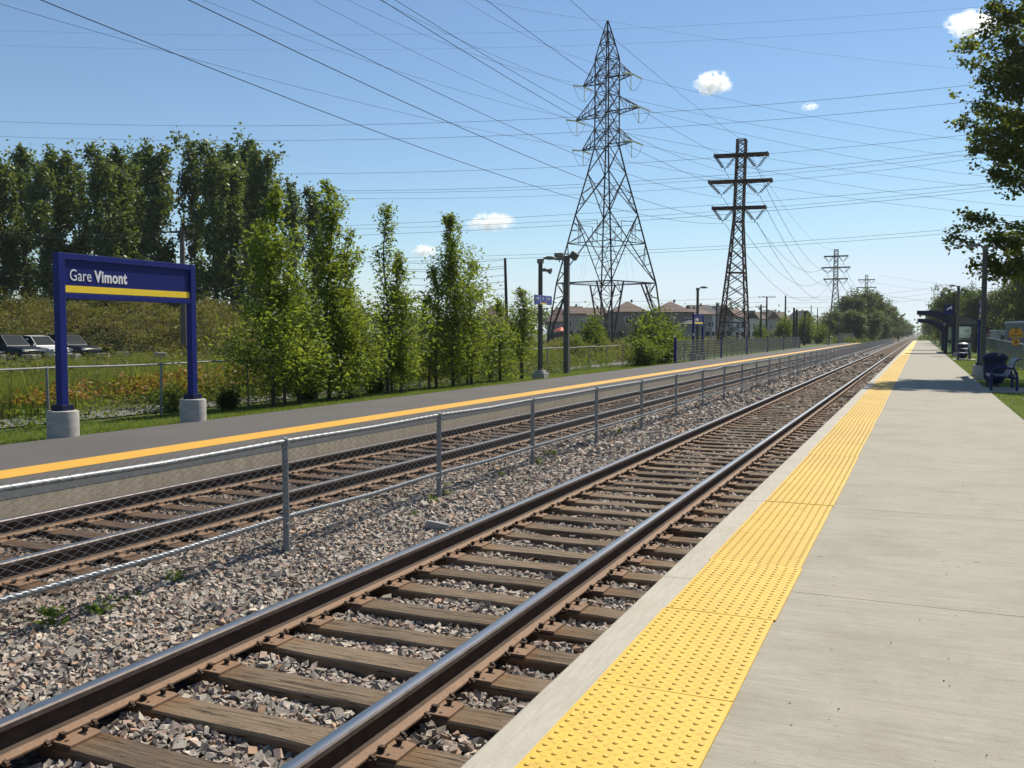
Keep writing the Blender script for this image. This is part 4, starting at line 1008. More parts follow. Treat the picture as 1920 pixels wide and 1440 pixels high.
def shelter(x0, x1, y0, y1, label, h=2.35):
    t = thing('waiting_shelter', label, 'shelter', ((x0+x1)/2, (y0+y1)/2, -.03), 0, 'glass waiting shelters'); w_, L = (x1-x0)/2, (y1-y0)/2
    for sx in (-1, 1):
        for sy in (-1, 0, 1): MB().box((sx*w_, sy*L, h/2), (.17, .17, h)).build('post', M['blue_dark'], t, bevel=.008)
    b = MB()
    for sy in (-1, 1):
        for z in (h-.08, 1.0): b.box((0, sy*L, z), (2*w_-.17, .09, .13 if z > 2 else .09))
    for sx in (-1, 1):
        for z in (h-.08, 1.0): b.box((sx*w_, 0, z), (.09, 2*L-.17, .13 if z > 2 else .09))
    b.build('rails', M['blue_dark'], t)
    for sy in (-1, 1): MB().box((0, sy*L, h/2), (2*w_-.18, .012, h-.2)).build('pane', M['clear'], t)
    MB().box((w_, 0, h/2), (.012, 2*L-.18, h-.2)).build('pane', M['clear'], t)
    b = MB(); arc = [(w_*1.12*math.cos(a), h + .72*math.sin(a)) for a in np.linspace(math.pi, 0, 15)]
    for i in range(14): b.prism([arc[i], arc[i+1], (arc[i+1][0]*.97, arc[i+1][1]-.04), (arc[i][0]*.97, arc[i][1]-.04)], -L-.25, L+.25, axis='y')
    b.build('arched_roof', M['blue_dark'], t)
    for sy in (-1, 1): b = MB(); b.prism([(x*.95, z-.02) for x, z in arc], sy*(L+.1)-.01, sy*(L+.1)+.01, axis='y'); b.build('roof_end_panel', M['smoked'], t)
    MB().box((w_*.6, 0, .45), (.4, 2*L*.8, .05)).box((w_*.6, -L*.6, .22), (.06, .06, .44)).box((w_*.6, L*.6, .22), (.06, .06, .44)).build('seat', M['blue_dark'], t)
    return t
shelter(1.95, 4.15, 84, 90, 'glass waiting shelter with blue frame and smoked arched roof behind the distant bench')
canopy(81.5, 2.45, 'nearer blue cantilever canopy arching over the platform by the glass shelter', 3.45, 2.75)
canopy(98, 2.0, 'farther blue cantilever canopy seen below the nearer one', 2.95, 2.3)
# logo board standing by the pole
lx = at(1779, 600, 66)
t = thing('logo_sign', 'square blue board with a slanting white train emblem above the canopy', 'sign board', (lx[0], lx[1], -.05))
MB().box((.30, .06, 1.9), (.12, .12, 3.8)).build('post', M['blue_dark'], t)
zt = float(at(1779, 568, 66)[2])+.05; zb_ = float(at(1779, 590, 66)[2])+.05
lb_ = MB().box((0, 0, (zt+zb_)/2-.06), (.62, .06, (zt-zb_)-.14)).build('board', M['panel'], t, bevel=.01)
MB().box((0, 0, zt-.02), (.62, .07, .10)).build('header', M['pole'], t)
b = MB(); c0 = (zt+zb_)/2
b.prism([(-.20, c0-.10), (-.06, c0+.06), (.14, c0+.20), (.20, c0+.19), (.17, c0+.10), (.02, c0-.02), (-.08, c0-.09)], -.036, -.031, axis='y'); b.prism([(.08, c0+.0), (.19, c0+.09), (.19, c0-.06)], -.036, -.031, axis='y')
b.build('emblem', M['white'], lb_)
MB().box((.23, -.05, zb_-.35), (.26, .10, .62)).build('signal_box', M['black'], t)
# container, wagons, trailer behind the right fence
ca = at(1883, 640, 78); cb_ = at(1990, 640, 66); d_ = (cb_-ca); ang = math.atan2(d_[1], d_[0]); Lc = float(np.linalg.norm(d_[:2])); mid = (ca+cb_)/2
n = N('weathered_white_container'); p = n.obj(); n.col(n.mix(.6, n.ramp(n.noise(n.map(p, (6, 6, .5)), 1, 5, .7), [(.3, (.30, .31, .33)), (.7, (.46, .47, .49))]), n.ramp(n.noise(p, 1.5, 5, .7), [(.35, (.22, .20, .19)), (.6, (.48, .49, .50))]))).rough(.7); M['container'] = n.m
t = thing('container', 'big weathered pale container standing behind the wire fence', 'container', (mid[0], mid[1], -.1), ang)
b = MB(); b.box((0, 1.3, 1.33), (Lc, 2.5, 2.5))
for q in range(int(Lc/.5)): b.box((-Lc/2+.3+q*.5, .03, 1.33), (.22, .05, 2.3))
b.build('body', M['container'], t); MB().box((0, 1.3, 2.62), (Lc+.06, 2.6, .12)).build('roof_edge', M['white'], t)
MB().box((0, -.0, .08), (Lc+.04, .12, .16)).box((0, -.01, 2.48), (Lc, .08, .12)).build('frame_rail', M['galv'], t)
wa = at(1868, 632, 100)
M['oxide'] = paint('oxide_red_paint', (.16, .035, .022), .7, .3, scale=2)
for u, D, lb, colr in ((1868, 100, 'rust red flat wagon with low walls behind the wire fence', 'oxide'), (1825, 135, 'second rust red wagon showing beyond the lamp post', 'oxide')):
    p = at(u, 632, D); t = thing('wagon', lb, 'rail wagon', (p[0], p[1], -.1), math.atan2(_R[1], _R[0])*.6, 'red wagons behind the fence')
    MB().box((0, 0, 1.25), (3.6, 2.4, .7)).box((0, -1.2, 1.25), (3.7, .06, .2)).build('body', M[colr], t, bevel=.02)
    b = MB()
    for q in range(5): b.box((-1.7+q*.85, -1.24, 1.25), (.08, .06, .72))
    b.build('rib', M[colr], t); b = MB()
    for x in (-1.2, 1.2):
        for y in (-.8, .8): b.tube([(x, y-.06, .45), (x, y+.06, .45)], .42, 12)
    b.build('wheels', M['black'], t); MB().box((0, 0, .72), (3.5, 1.2, .25)).build('chassis', M['steel_dark'], t)
p = at(1871, 631, 92)
t = thing('storage_box', 'pale storage cabinet with dark doorway next to the container', 'storage box', (p[0], p[1], -.1), .3); MB().box((0, 0, 1.0), (1.1, 1.2, 1.9)).build('body', M['container'], t, bevel=.02); MB().box((.2, -.61, .85), (.35, .02, 1.3)).build('door', M['black'], t); MB().box((0, 0, 1.98), (1.2, 1.3, .06)).build('roof', M['white'], t)
p = at(1813, 622, 150)
t = thing('trailer', 'small white trailer far behind the glass shelter', 'trailer', (p[0], p[1], -.1), .2); MB().box((0, 0, 1.9), (2.4, 3.5, 1.6)).build('body', M['white'], t, bevel=.05); MB().box((-.5, -1.76, 2.1), (.8, .02, .6)).build('window', M['glass'], t); MB().box((0, 0, .8), (2.2, 3.0, .4)).build('chassis', M['steel_dark'], t)
# small things lying about
p = atz(818, 987, -.37)
b = MB(); b.box((0, 0, 0), (.16, .05, .09), rot=Matrix.Rotation(.35, 3, 'Z') @ Matrix.Rotation(.25, 3, 'Y')); b.box((.01, .02, -.03), (.14, .03, .05), rot=Matrix.Rotation(.5, 3, 'Z')); o = b.build('metal_scrap', M['galv'], None, tuple(p), bevel=.005); tag(o, 'bent pale metal offcut lying on the stones beside the rail', 'metal scrap')
o.scale = (1.5, 1.2, 1.0)
p = at(1684, 633, 190); t = thing('signal_stand', 'tiny dark signal stand between the tracks near the fence end', 'signal', (FX+.6, yfor(1684, FX+.6), -.4)); MB().box((0, 0, .5), (.18, .18, 1.0)).build('post', M['black'], t); MB().box((0, 0, 1.05), (.5, .3, .55)).build('head', M['black'], t, bevel=.04)

# ------------------------------------------------------------------ FOLIAGE
def leaf_geo(Cn, L, W, r, up=.35, flat=0.0):
    """diamond leaves at centres Cn; sizes L, W arrays"""
    n_ = len(Cn); a = r.normal(size=(n_, 3)); a[:, 2] = a[:, 2]*.6 - .25; a /= np.linalg.norm(a, axis=1, keepdims=True)
    h = r.normal(size=(n_, 3)); h[:, 2] += up*2; b_ = np.cross(a, h); b_ /= np.linalg.norm(b_, axis=1, keepdims=True)
    L = np.broadcast_to(L, (n_,))[:, None]; W = np.broadcast_to(W, (n_,))[:, None]
    V = np.stack([Cn - a*L*.5, Cn + b_*W*.5 + a*L*.05, Cn + a*L*.5, Cn - b_*W*.5 + a*L*.05], 1)
    return V.reshape(-1, 3)
def leaf_obj(name, Cn, L, W, mat, parent=None, seed=1, up=.35):
    V = leaf_geo(Cn, L, W, np.random.default_rng(seed), up); return npmesh(name, V, np.arange(len(V)), 4, mat, parent)
def young_tree(h, base_r, seed, stems=1, name='young_tree', nb=95, lpb=62, mat='leaf_young', low=.05, top_sparse=True, spread=.35):
    r = np.random.default_rng(seed); t = thing(name, '-', 'tree'); P = []; tk = MB()
    for s in range(stems):
        hh = h*(1 if s == 0 else r.uniform(.45, .8)); ox, oy = (0, 0) if s == 0 else (r.uniform(-spread, spread), r.uniform(-spread, spread))
        nn = 9; ph = r.uniform(0, 6); pth = [(ox + .05*math.sin(i*.9+ph)*i/nn*2, oy + .05*math.cos(i*.7+ph)*i/nn*2, hh*.97*i/nn) for i in range(nn+1)]
        tk.tube(pth, [.050*(1-i/(nn+1))*(1 if s == 0 else .7)+.006 for i in range(nn+1)], 7)
        for b in range(int(nb*(1 if s == 0 else .45))):
            k = low + (1-low)*r.random()**1.05; zz = hh*k; q = k*nn; i0 = int(min(q, nn-1)); f = q-i0
            c = np.array(pth[i0])*(1-f) + np.array(pth[i0+1])*f
            env = ((1-k)**.8*1.08 + .12)*(1 + .30*math.sin(k*17+seed)*math.sin(seed*1.7+k*7)); env *= min(1, .70 + (k-low)*4)
            bl = base_r*env*r.uniform(.45, 1.12); az = r.uniform(0, 2*math.pi); el = r.uniform(.1, .8) + .45*k
            d = np.array([math.cos(az)*math.cos(el), math.sin(az)*math.cos(el), math.sin(el)]); e = c + d*bl
            if r.random() < .6: tk.tube([c, c + d*bl*.55 + np.array([0, 0, -.03]), e], [.012, .008, .004], 4, cap=False)
            m_ = int(lpb*.86*(.35 + .9*bl/base_r)); u = r.random(m_)**.7
            Q_ = c + d*bl*u[:, None]*1.05 + r.normal(size=(m_, 3))*np.array([.085, .085, .10])*(.5+.9*bl); P.append(Q_)
    P = np.concatenate(P); P = P[P[:, 2] > .25*r.random(len(P))]
    L = r.uniform(.08, .17, len(P)); leaf_obj('crown', P, L, L*.38, M[mat], t, seed); tk.build('trunk', M['bark'], t, smooth=True)
    return t
def big_tree(h, rx, seed, name='tree', kind='poplar', leaves=9000, ls=(.2, .36), mat='leaf_poplar', limbs=15, trunk_r=.22, low=.16, bark='bark_light'):
    r = np.random.default_rng(seed); t = thing(name, '-', 'tree'); P = []; tk = MB()
    pth = [(.15*math.sin(i*.8+seed), .15*math.cos(i*.6+seed), h*.93*i/10) for i in range(11)]; tk.tube(pth, [trunk_r*(1-i/10.6)+.02 for i in range(11)], 8)
    ends = []
    for b in range(limbs):
        k = low + (.92-low)*(b+r.random())/limbs; az = r.uniform(0, 2*math.pi); zz = h*k; c = np.array([0, 0, zz])
        if kind == 'poplar': env = rx*(.55+.45*math.sin(math.pi*min(1, (k-low)/(1-low)*1.1+.12))); el = r.uniform(.9, 1.25); bl = env/math.cos(el)*r.uniform(.55, 1.05); bl = min(bl, h*1.0-zz+.8)
        else: env = rx*math.sqrt(max(.05, 1-((k-.55)/.5)**2)); el = r.uniform(.2, .9); bl = env*r.uniform(.7, 1.05)
        d = np.array([math.cos(az)*math.cos(el), math.sin(az)*math.cos(el), math.sin(el)]); e = c + d*bl
        tk.tube([c, c + d*bl*.5 + np.array([0, 0, -.1]), e], [trunk_r*.34*(1-k)+.03, .05, .015], 5, cap=False)
        for q in range(9 if kind == 'poplar' else 6):
            f = r.uniform(.25, 1.06); ends.append((c + d*bl*f + r.normal(size=3)*(.45 if kind == 'poplar' else rx*.16), 1))
    for q in range(4): ends.append((np.array([r.normal()*.25, r.normal()*.25, h*(.90+.03*q)]), .5))
    m_ = leaves//len(ends)
    for c, sc_ in ends:
        sg = (np.array([.30, .30, .50]) if kind == 'poplar' else np.array([rx*.15, rx*.15, rx*.12]))*r.uniform(.55, 1.15)*sc_
        P.append(c + r.normal(size=(int(m_*r.uniform(.5, 1.5)), 3))*sg)
    P = np.concatenate(P); P = P[P[:, 2] > h*.03]; L = r.uniform(ls[0], ls[1], len(P))
    leaf_obj('crown', P, L, L*.7, M[mat], t, seed); tk.build('trunk', M[bark], t, smooth=True); return t
def bush(rx, h, seed, leaves=5000, ls=(.08, .16), mat='leaf_bush', name='bush', wr=.45):
    r = np.random.default_rng(seed); t = thing(name, '-', 'shrub'); P = []; tk = MB()
    for s in range(26):
        az = r.uniform(0, 6.283); el = r.uniform(.5, 1.5); bl = r.uniform(.5, 1)*h/(.5+.5*math.sin(el)); d = np.array([math.cos(az)*math.cos(el)*rx/h*1.3, math.sin(az)*math.cos(el)*rx/h*1.3, math.sin(el)])
        e = d*bl; tk.tube([(0, 0, -.1), e*.5, e], [.02, .014, .005], 4, cap=False); m_ = leaves//26; u = r.random(m_)**.6
        P.append(e*u[:, None] + r.normal(size=(m_, 3))*np.array([rx*.16, rx*.16, h*.09]))
    P = np.concatenate(P); P[:, 2] = np.abs(P[:, 2]); L = r.uniform(ls[0], ls[1], len(P)); leaf_obj('crown', P, L, L*wr, M[mat], t, seed); tk.build('stems', M['bark'], t); return t
def settle(root, loc_, label, group=None, scale=None, rz=0, used=set()):
    if root.name not in used:
        used.add(root.name); root.location = loc_; root.rotation_euler = (0, 0, rz); root['label'] = label
        if group: root['group'] = group
        if scale is not None: root.scale = scale if isinstance(scale, (tuple, list)) else (scale,)*3
        return root
    return dup(root, loc_, rz, label, group, scale)
# --- the row of young trees between the asphalt platform and the fence
TX = -14.7
def young(u, vtop, seed, rr, lb, stems=1, x=TX, **k):
    p = atx(u, 740, x); zb = float(gz(x, p[1])); D = float((p-EYEV)@_F); top = at(u, vtop, D); t = young_tree(float(top[2])-zb, rr, seed, stems, **k)
    t.location = (p[0], p[1], zb); t['label'] = lb; t['group'] = 'young trees along the asphalt platform'; return t
young(512, 352, 11, 1.45, 'young tree with thin pointed crown, first in the row after the station sign', 2, nb=110, lpb=80)
young(617, 338, 12, 1.5, 'tallest young tree with a needle like tip, second in the row', 2, nb=120, lpb=80)
young(655, 430, 13, 1.25, 'lower leafy young tree filling in beside the tallest one', 3, nb=70, x=TX+.1, lpb=75)
young(727, 383, 14, 1.4, 'young tree with loose see through top, third clump in the row', 1, nb=75, lpb=50)
young(752, 470, 15, 1.3, 'bushy young tree leaning against the loose topped one', 2, nb=90, lpb=75, x=TX+.1)
young(850, 402, 16, 1.8, 'broad cone shaped young tree closing the dense part of the row', 2, nb=140, lpb=80)
young(884, 480, 17, 1.4, 'leafy side stem beside the broad cone shaped young tree', 2, nb=80, lpb=70, x=TX+.15)
young(818, 500, 18, 1.1, 'small dark young tree squeezed before the broad cone shaped one', 2, nb=60, lpb=60, x=TX-.2)
young(980, 538, 19, 1.5, 'small sparse young tree just before the lamp post with the street sign blade', 2, nb=70, lpb=55, low=.2)
young(938, 560, 22, 1.1, 'short bushy young tree between the cone shaped one and the sparse one', 2, nb=60, lpb=60)
young(560, 560, 21, 1.2, 'low leafy sapling between the first two young trees', 2, nb=60, lpb=60)
# --- tall poplars in the background
pops = [big_tree(19, 1.75, 31+i, 'poplar_tree', leaves=6200 + 700*i, ls=(.26, .48), limbs=20+2*i) for i in range(5)]
PU = [(-45, 300), (2, 300), (40, 276), (76, 318), (112, 292), (148, 305), (186, 284), (218, 277), (255, 290), (292, 282), (362, 262), (398, 280), (428, 272), (462, 268), (490, 292), (548, 340), (588, 362), (230, 310)]
DN = 'pale ragged,dark narrow,spiky,leaning,broad crowned,thin topped,dense,rounded,flat topped,bushy,forked,tallest,open branched,feathery,tufted,shaded,shorter,slender,last low,rear,rear dark,rear low,rear thin,rear open'.split(',')
for i, (u, v) in enumerate(PU):
    D = 84 + (i*37 % 11) + (8 if i > 16 else 0); tp_ = at(u, v, D); zb = .6; h = float(tp_[2])-zb; s = h/19.0
    if i < 17: lab = '%s poplar of the tall dark row, counted from behind the parked cars' % ORD[i]
    else: lab = 'poplar set back behind the gap in the tall dark row'
    settle(pops[i % 5], (tp_[0], tp_[1], zb), lab, 'tall poplars behind the grassy mound', (s*(.82 + .3*((i*7) % 5)/4),)*2 + (s,), i*1.3)
# dark undergrowth below the poplars
r = np.random.default_rng(5); P = []
for k in range(700):
    u = r.uniform(-160, 640); D = r.uniform(80, 98); c = at(u, 560, D); h = 1.0 + 3.6*r.random()**1.6
    c = np.array([c[0], c[1], h]); P.append(c + r.normal(size=(70, 3))*np.array([.8, .8, .55]))
P = np.concatenate(P); L = r.uniform(.18, .36, len(P)); tag(leaf_obj('undergrowth', P, L, L*.6, M['leaf_poplar'], None, 3), 'dark undergrowth at the feet of the tall poplars', 'undergrowth', kind='stuff')
# --- grassy mound behind the car park
mc = at(170, 600, 78); mR = np.array([_R[0], _R[1], 0]); mF = Fh
def moundz(s, f):   # s along the picture's width, f away from the viewer, metres from the centre
    env = 1/(1+np.exp((np.abs(s+4)-18.5)/1.6)); prof = np.clip(1-(f/10.5)**2, 0, 1)**.8
    return (4.0 + .35*np.sin(s*.55) + .28*np.sin(s*1.3+1) + .02*s + .25*np.sin(f*1.1+s*.8))*env*prof - .5
ss, ff = np.linspace(-30, 22, 80), np.linspace(-10.5, 10.5, 28); SS, FF = np.meshgrid(ss, ff); ZZ = moundz(SS, FF)
V = mc + SS[..., None]*mR + FF[..., None]*mF; V[..., 2] = ZZ; I = (np.arange(27)[:, None]*80 + np.arange(79)[None]).ravel()
tag(npmesh('mound_terrain', V.reshape(-1, 3), np.stack([I, I+1, I+81, I+80], -1).ravel(), 4, M['ground'], smooth=True), kind='structure')
r = np.random.default_rng(8); n_ = 5200; s_, f_ = r.uniform(-30, 21, n_), r.uniform(-10.5, 7, n_); z_ = moundz(s_, f_)
c = mc + s_[:, None]*mR + f_[:, None]*mF; c[:, 2] = z_; hgt = r.uniform(.25, 1.0, n_)*(.7+.6*np.sin(s_*1.1+f_)**2); hgt = hgt*(.65+.75*np.clip(np.sin(s_*.9+f_*.6)+np.sin(s_*2.1-f_), 0, 1.6)); P = []
for i in range(n_):
    big_ = i % 7 == 0; m_ = 110 if big_ else 22; q = r.random(m_); k_ = (.48 if big_ else .22); P.append(c[i] + np.stack([r.normal(size=m_)*k_, r.normal(size=m_)*k_, q*hgt[i]*(1.5 if big_ else .9)], 1))
P = np.concatenate(P); L = r.uniform(.12, .28, len(P)); a = leaf_obj('mound_weeds', P, L, L*.38, M['mound'], None, 9, up=-.2); tag(a, 'olive and straw coloured weeds covering the mound behind the car park', 'weeds', kind='stuff')
# --- blades: tall reeds and field grass
def blades(name, X, Y, Z, H, W, mat, seed, lean=.25):
    r = np.random.default_rng(seed); n_ = len(X); a = r.uniform(0, 6.283, n_); d = np.stack([np.cos(a), np.sin(a), 0*a], 1); lz = r.uniform(.3, 1.2, n_)*lean; b_ = r.uniform(0, 6.283, n_); ld = np.stack([np.cos(b_), np.sin(b_), 0*a], 1)
    B = np.stack([X, Y, Z], 1); H = np.broadcast_to(H, (n_,)); W = np.broadcast_to(W, (n_,)); up = np.array([0, 0, 1.])
    mid = B + up*(H*.55)[:, None] + ld*(H*lz*.25)[:, None]; tip = B + up*(H*(1-.25*lz))[:, None] + ld*(H*lz)[:, None]
    V = np.stack([B - d*(W*.5)[:, None], B + d*(W*.5)[:, None], mid + d*(W*.42)[:, None], mid - d*(W*.42)[:, None], tip], 1).reshape(-1, 3)
    me_f = np.arange(n_)[:, None]*5
    # quads + tips as degenerate-free triangles: build with two tris per quad
    F = np.concatenate([me_f + np.array([0, 1, 2]), me_f + np.array([0, 2, 3]), me_f + np.array([3, 2, 4])], 1).reshape(-1)
    return npmesh(name, V, F, 3, mat)
r = np.random.default_rng(12)
def scatter(n_, x0, x1, y0, y1, power=1.0):
    X = r.uniform(x0, x1, n_); Y = y0 + (y1-y0)*r.random(n_)**power; u, v, d = projn(np.stack([X, Y, 0*X], 1)); ok = (d > 1) & (u > -260) & (u < 2150); return X[ok], Y[ok]
X, Y = scatter(130000, -34, -18.5, 6, 62, 1.1); clump = np.sin(X*.7)+np.sin(Y*.9+X*.3)+np.sin(X*1.9-Y*1.3)*.6 - np.clip((-X-24)/6, 0, 2); ok = clump > -.9; X, Y = X[ok], Y[ok]
H = np.clip(.62 + .22*np.sin(X*.9+Y*.4) + .38*r.random(len(X)), .2, 1.6); tag(blades('reeds', X, Y, gz(X, Y), H, r.uniform(.012, .026, len(X)), M['reed'], 3), 'tall green and straw reeds in the field behind the wire fence', 'reeds', kind='stuff')
# broad-leaved weeds through the field
def weedpile(name, n_, x0, x1, y0, y1, h, ls, mat, seed, label, m_=22, sd=.2, xy=None, power=1.0, z0=0.0):
    X, Y = scatter(n_, x0, x1, y0, y1, power) if xy is None else xy; Z = gz(X, Y); r_ = np.random.default_rng(seed); k = len(X); hh = h*(.35+.65*r_.random(k))*(.75+.35*np.sin(X*.6+Y*.23)); Z = Z + z0
    c = np.stack([X, Y, Z], 1)[:, None, :] + np.stack([r_.normal(size=(k, m_))*sd, r_.normal(size=(k, m_))*sd, r_.random((k, m_))*hh[:, None]], -1); P = c.reshape(-1, 3)
    L = r_.uniform(ls[0], ls[1], len(P)); return tag(leaf_obj(name, P, L, L*.42, M[mat], None, seed, up=-.1), label, 'weeds', kind='stuff')
weedpile('field_weeds', 5200, -56, -29, 10, 75, .92, (.08, .19), 'weeds', 29, 'low olive weeds before the parked cars', m_=26)
weedpile('field_weeds', 2600, -30, -19.5, 10, 60, 1.15, (.08, .19), 'weeds', 21, 'mixed olive weeds growing in the field before the car park', m_=26)
weedpile('goldenrod_field', 6500, -60, -17, 50, 150, 1.7, (.12, .28), 'goldenrod', 22, 'olive and rusty goldenrod field reaching to the foot of the towers', m_=24, sd=.3, power=.9)
sc_r = np.random.default_rng(232); sx_, sy_ = [], []
for k in range(13):
    cx_, cy_, kk = sc_r.uniform(-19.6, -16.6), 9.5 + 12*sc_r.random(), sc_r.integers(4, 16); sx_ += list(cx_ + sc_r.normal(size=kk)*.30); sy_ += list(cy_ + sc_r.normal(size=kk)*.38)
weedpile('sumac_growth', 0, 0, 0, 0, 0, .95, (.08, .17), 'leaf_red', 23, 'orange and red sumac growing along the old wire fence', m_=36, sd=.22, z0=.42, xy=(np.array(sx_), np.array(sy_)))
weedpile('fence_weeds', 420, -17.0, -15.5, 12, 50, .9, (.05, .12), 'leaf_bush', 24, 'green weeds tangled at the foot of the old wire fence', m_=26, sd=.16)
weedpile('hedge_growth', 900, -20.5, -16.6, 19.5, 46, 1.5, (.07, .15), 'weeds', 25, 'tangled green growth behind the young trees', m_=30, sd=.28)
weedpile('far_trackside_growth', 2600, -15.5, -9.5, 170, 420, 1.6, (.25, .5), 'leaf_far', 26, 'bright green growth beside the tracks beyond the far platform end', m_=16, sd=.7)
weedpile('far_trackside_growth', 1300, .6, 9, 228, 420, 1.6, (.25, .5), 'leaf_far', 27, 'bright growth beyond the end of the concrete platform', m_=16, sd=.7)
X, Y = scatter(70000, -15.9, -11.9, 5, 60, 1.5); tag(blades('verge_grass', X, Y, gz(X, Y)-.01, r.uniform(.03, .085, len(X)), r.uniform(.006, .013, len(X)), M['lawn'], 4, .6), 'short grass on the strip beside the asphalt platform', 'grass', kind='stuff')
X, Y = scatter(130000, 1.76, 8, 2.5, 75, 1.5); bare = (((X-2.35)/.4)**2 + ((Y-19.2)/1.6)**2 < 1) | (((X-2.6)/.32)**2 + ((Y-25)/1.2)**2 < 1); ok = ~bare | (r.random(len(X)) < .12); X, Y = X[ok], Y[ok]
tag(blades('lawn_grass', X, Y, gz(X, Y)-.01, r.uniform(.03, .09, len(X)), r.uniform(.007, .014, len(X)), M['lawn'], 5, .6), 'lawn grass beside the concrete platform', 'grass', kind='stuff')
weedpile('fence_line_weeds', 260, 4.2, 6.4, 34, 80, .7, (.05, .12), 'weeds', 28, 'dry weeds along the foot of the fence behind the lawn', m_=24, sd=.22)
# --- shrubs and bushes standing apart
bsh = [bush(1.0, 1.5, 41+i) for i in range(3)]; bdk = bush(.8, 1.1, 51, mat='leaf_dark')
def bush_at(u, vt, vb, wpx, src, lb, z=None, x=None):
    zz = z if z is not None else -.35
    p = atx(u, 700, x) if x is not None else atz(u, vb, zz); D = float((p-EYEV)@_F); h = float(at(u, vt, D)[2])-zz; rx = wpx/2/FPX*D
    return settle(src, (p[0], p[1], zz), lb, None, (rx/1.15, rx/1.15, h/1.62), u*.01)
bush_at(1238, 562, 690, 130, bsh[0], 'large bright green bush next to the blue end post of the mesh fence', x=-13.9)
bush_at(1205, 630, 690, 90, bsh[2], 'low spreading green bush at the foot of the large bright one', x=-13.6)
bush_at(1118, 585, 690, 78, bsh[1], 'medium green bush standing before the foot of the big tower', x=-22)
bush_at(1075, 625, 700, 70, bsh[2], 'low green bush beside the floodlight pole', x=-21)
bush_at(428, 705, 790, 70, bdk, 'dark shrub against the wire fence past the far sign pedestal', x=-15.6)
bush_at(320, 712, 790, 60, bsh[2], 'green shrub between the two posts of the near station sign', x=-16.6)
bush_at(575, 690, 770, 80, bdk, 'dark shrub low behind the first young trees', x=-15.9)
bush_at(700, 685, 760, 70, bdk, 'dark shrub under the third clump of young trees', x=-15.9)
for i, (u, vt, wd, x) in enumerate(((1428, 596, 30, -24), (1465, 590, 55, -22), (1512, 585, 60, -20), (1535, 600, 40, -18))):
    p = atx(u, 640, x); D = float((p-EYEV)@_F); h = float(at(u, vt, D)[2])+.3; rx = wd/2/FPX*D
    settle(bsh[i % 3], (p[0], p[1], -.3), '%s rounded shrub tree of the group behind the dark mesh fence' % ORD[i], 'shrub trees behind the dark mesh fence', (rx/1.1, rx/1.1, h/1.62), i)
# --- woods at the far left of the line, right side trees, tree line behind the houses
rt = [big_tree(9, 3.6, 61+i, 'broad_tree', 'round', 10000, (.26, .46), 'leaf_far', 26, .2, .12, 'bark') for i in range(4)]
WU = [(1566, 588, 200, 52), (1592, 566, 212, 60), (1618, 556, 226, 60), (1640, 560, 250, 55), (1660, 574, 285, 40), (1672, 578, 300, 36), (1600, 590, 190, 50), (1630, 592, 215, 50), (1655, 598, 240, 40), (1682, 600, 350, 34), (1692, 605, 420, 30), (1702, 610, 520, 26), (1552, 600, 185, 30)]
for i, (u, v, D, wpx) in enumerate(WU):
    tp_ = at(u, v, D); h = float(tp_[2])+.4; rx = wpx/2/FPX*D
    settle(rt[i % 4], (tp_[0], tp_[1], -.4), '%s leafy tree of the dark wood left beside the line, counted from its front corner' % ORD[i] if 0 else '%s broad tree of the dark wood standing by the third and fourth pylons' % ORD[i], 'trees of the wood beside the far track', (rx/3.1, rx/3.1, h/9.0), i*1.1)
RU = [(1752, 586, 230, 26), (1766, 566, 150, 40), (1778, 552, 130, 46), (1800, 562, 170, 50), (1812, 552, 190, 40), (1830, 560, 150, 46), (1856, 556, 150, 60), (1884, 548, 140, 60), (1908, 528, 120, 56), (1935, 510, 110, 70), (1745, 605, 330, 22), (1738, 612, 430, 16), (1790, 580, 200, 40), (1845, 580, 200, 40)]
for i, (u, v, D, wpx) in enumerate(RU):
    tp_ = at(u, v, D); h = float(tp_[2])+.2; rx = wpx/2/FPX*D
    settle(rt[(i+1) % 4], (tp_[0], tp_[1], -.2), '%s broad tree of the belt behind the shelter and the container' % ORD[i], 'trees behind the shelter and container', (rx/3.1, rx/3.1, h/9.0), i*1.7+.4)
r = np.random.default_rng(77); P = []
for k in range(700):
    u = r.uniform(-100, 1640); D = r.uniform(420, 520); c = at(u, 600, D); h = (2.0 + 10*r.random()**.8)*(.75+.25*math.sin(u*.02)+.15*math.sin(u*.07)); P.append(np.array([c[0], c[1], h]) + r.normal(size=(60, 3))*np.array([3.2, 3.2, 2.0]))
for k in range(330):
    u = r.uniform(1655, 1860); D = r.uniform(420, 900)*(1.0); c = at(u, 600, D)
    if abs(c[0]+5) < 9: continue
    P.append(np.array([c[0], c[1], 2+6*r.random()]) + r.normal(size=(60, 3))*np.array([3.2, 3.2, 2.0]))
P = np.concatenate(P); L = r.uniform(1.1, 2.2, len(P)); tag(leaf_obj('distant_woods', P, L, L*.7, M['leaf_far'], None, 4), 'hazy distant tree line behind the houses', 'woods', kind='stuff')
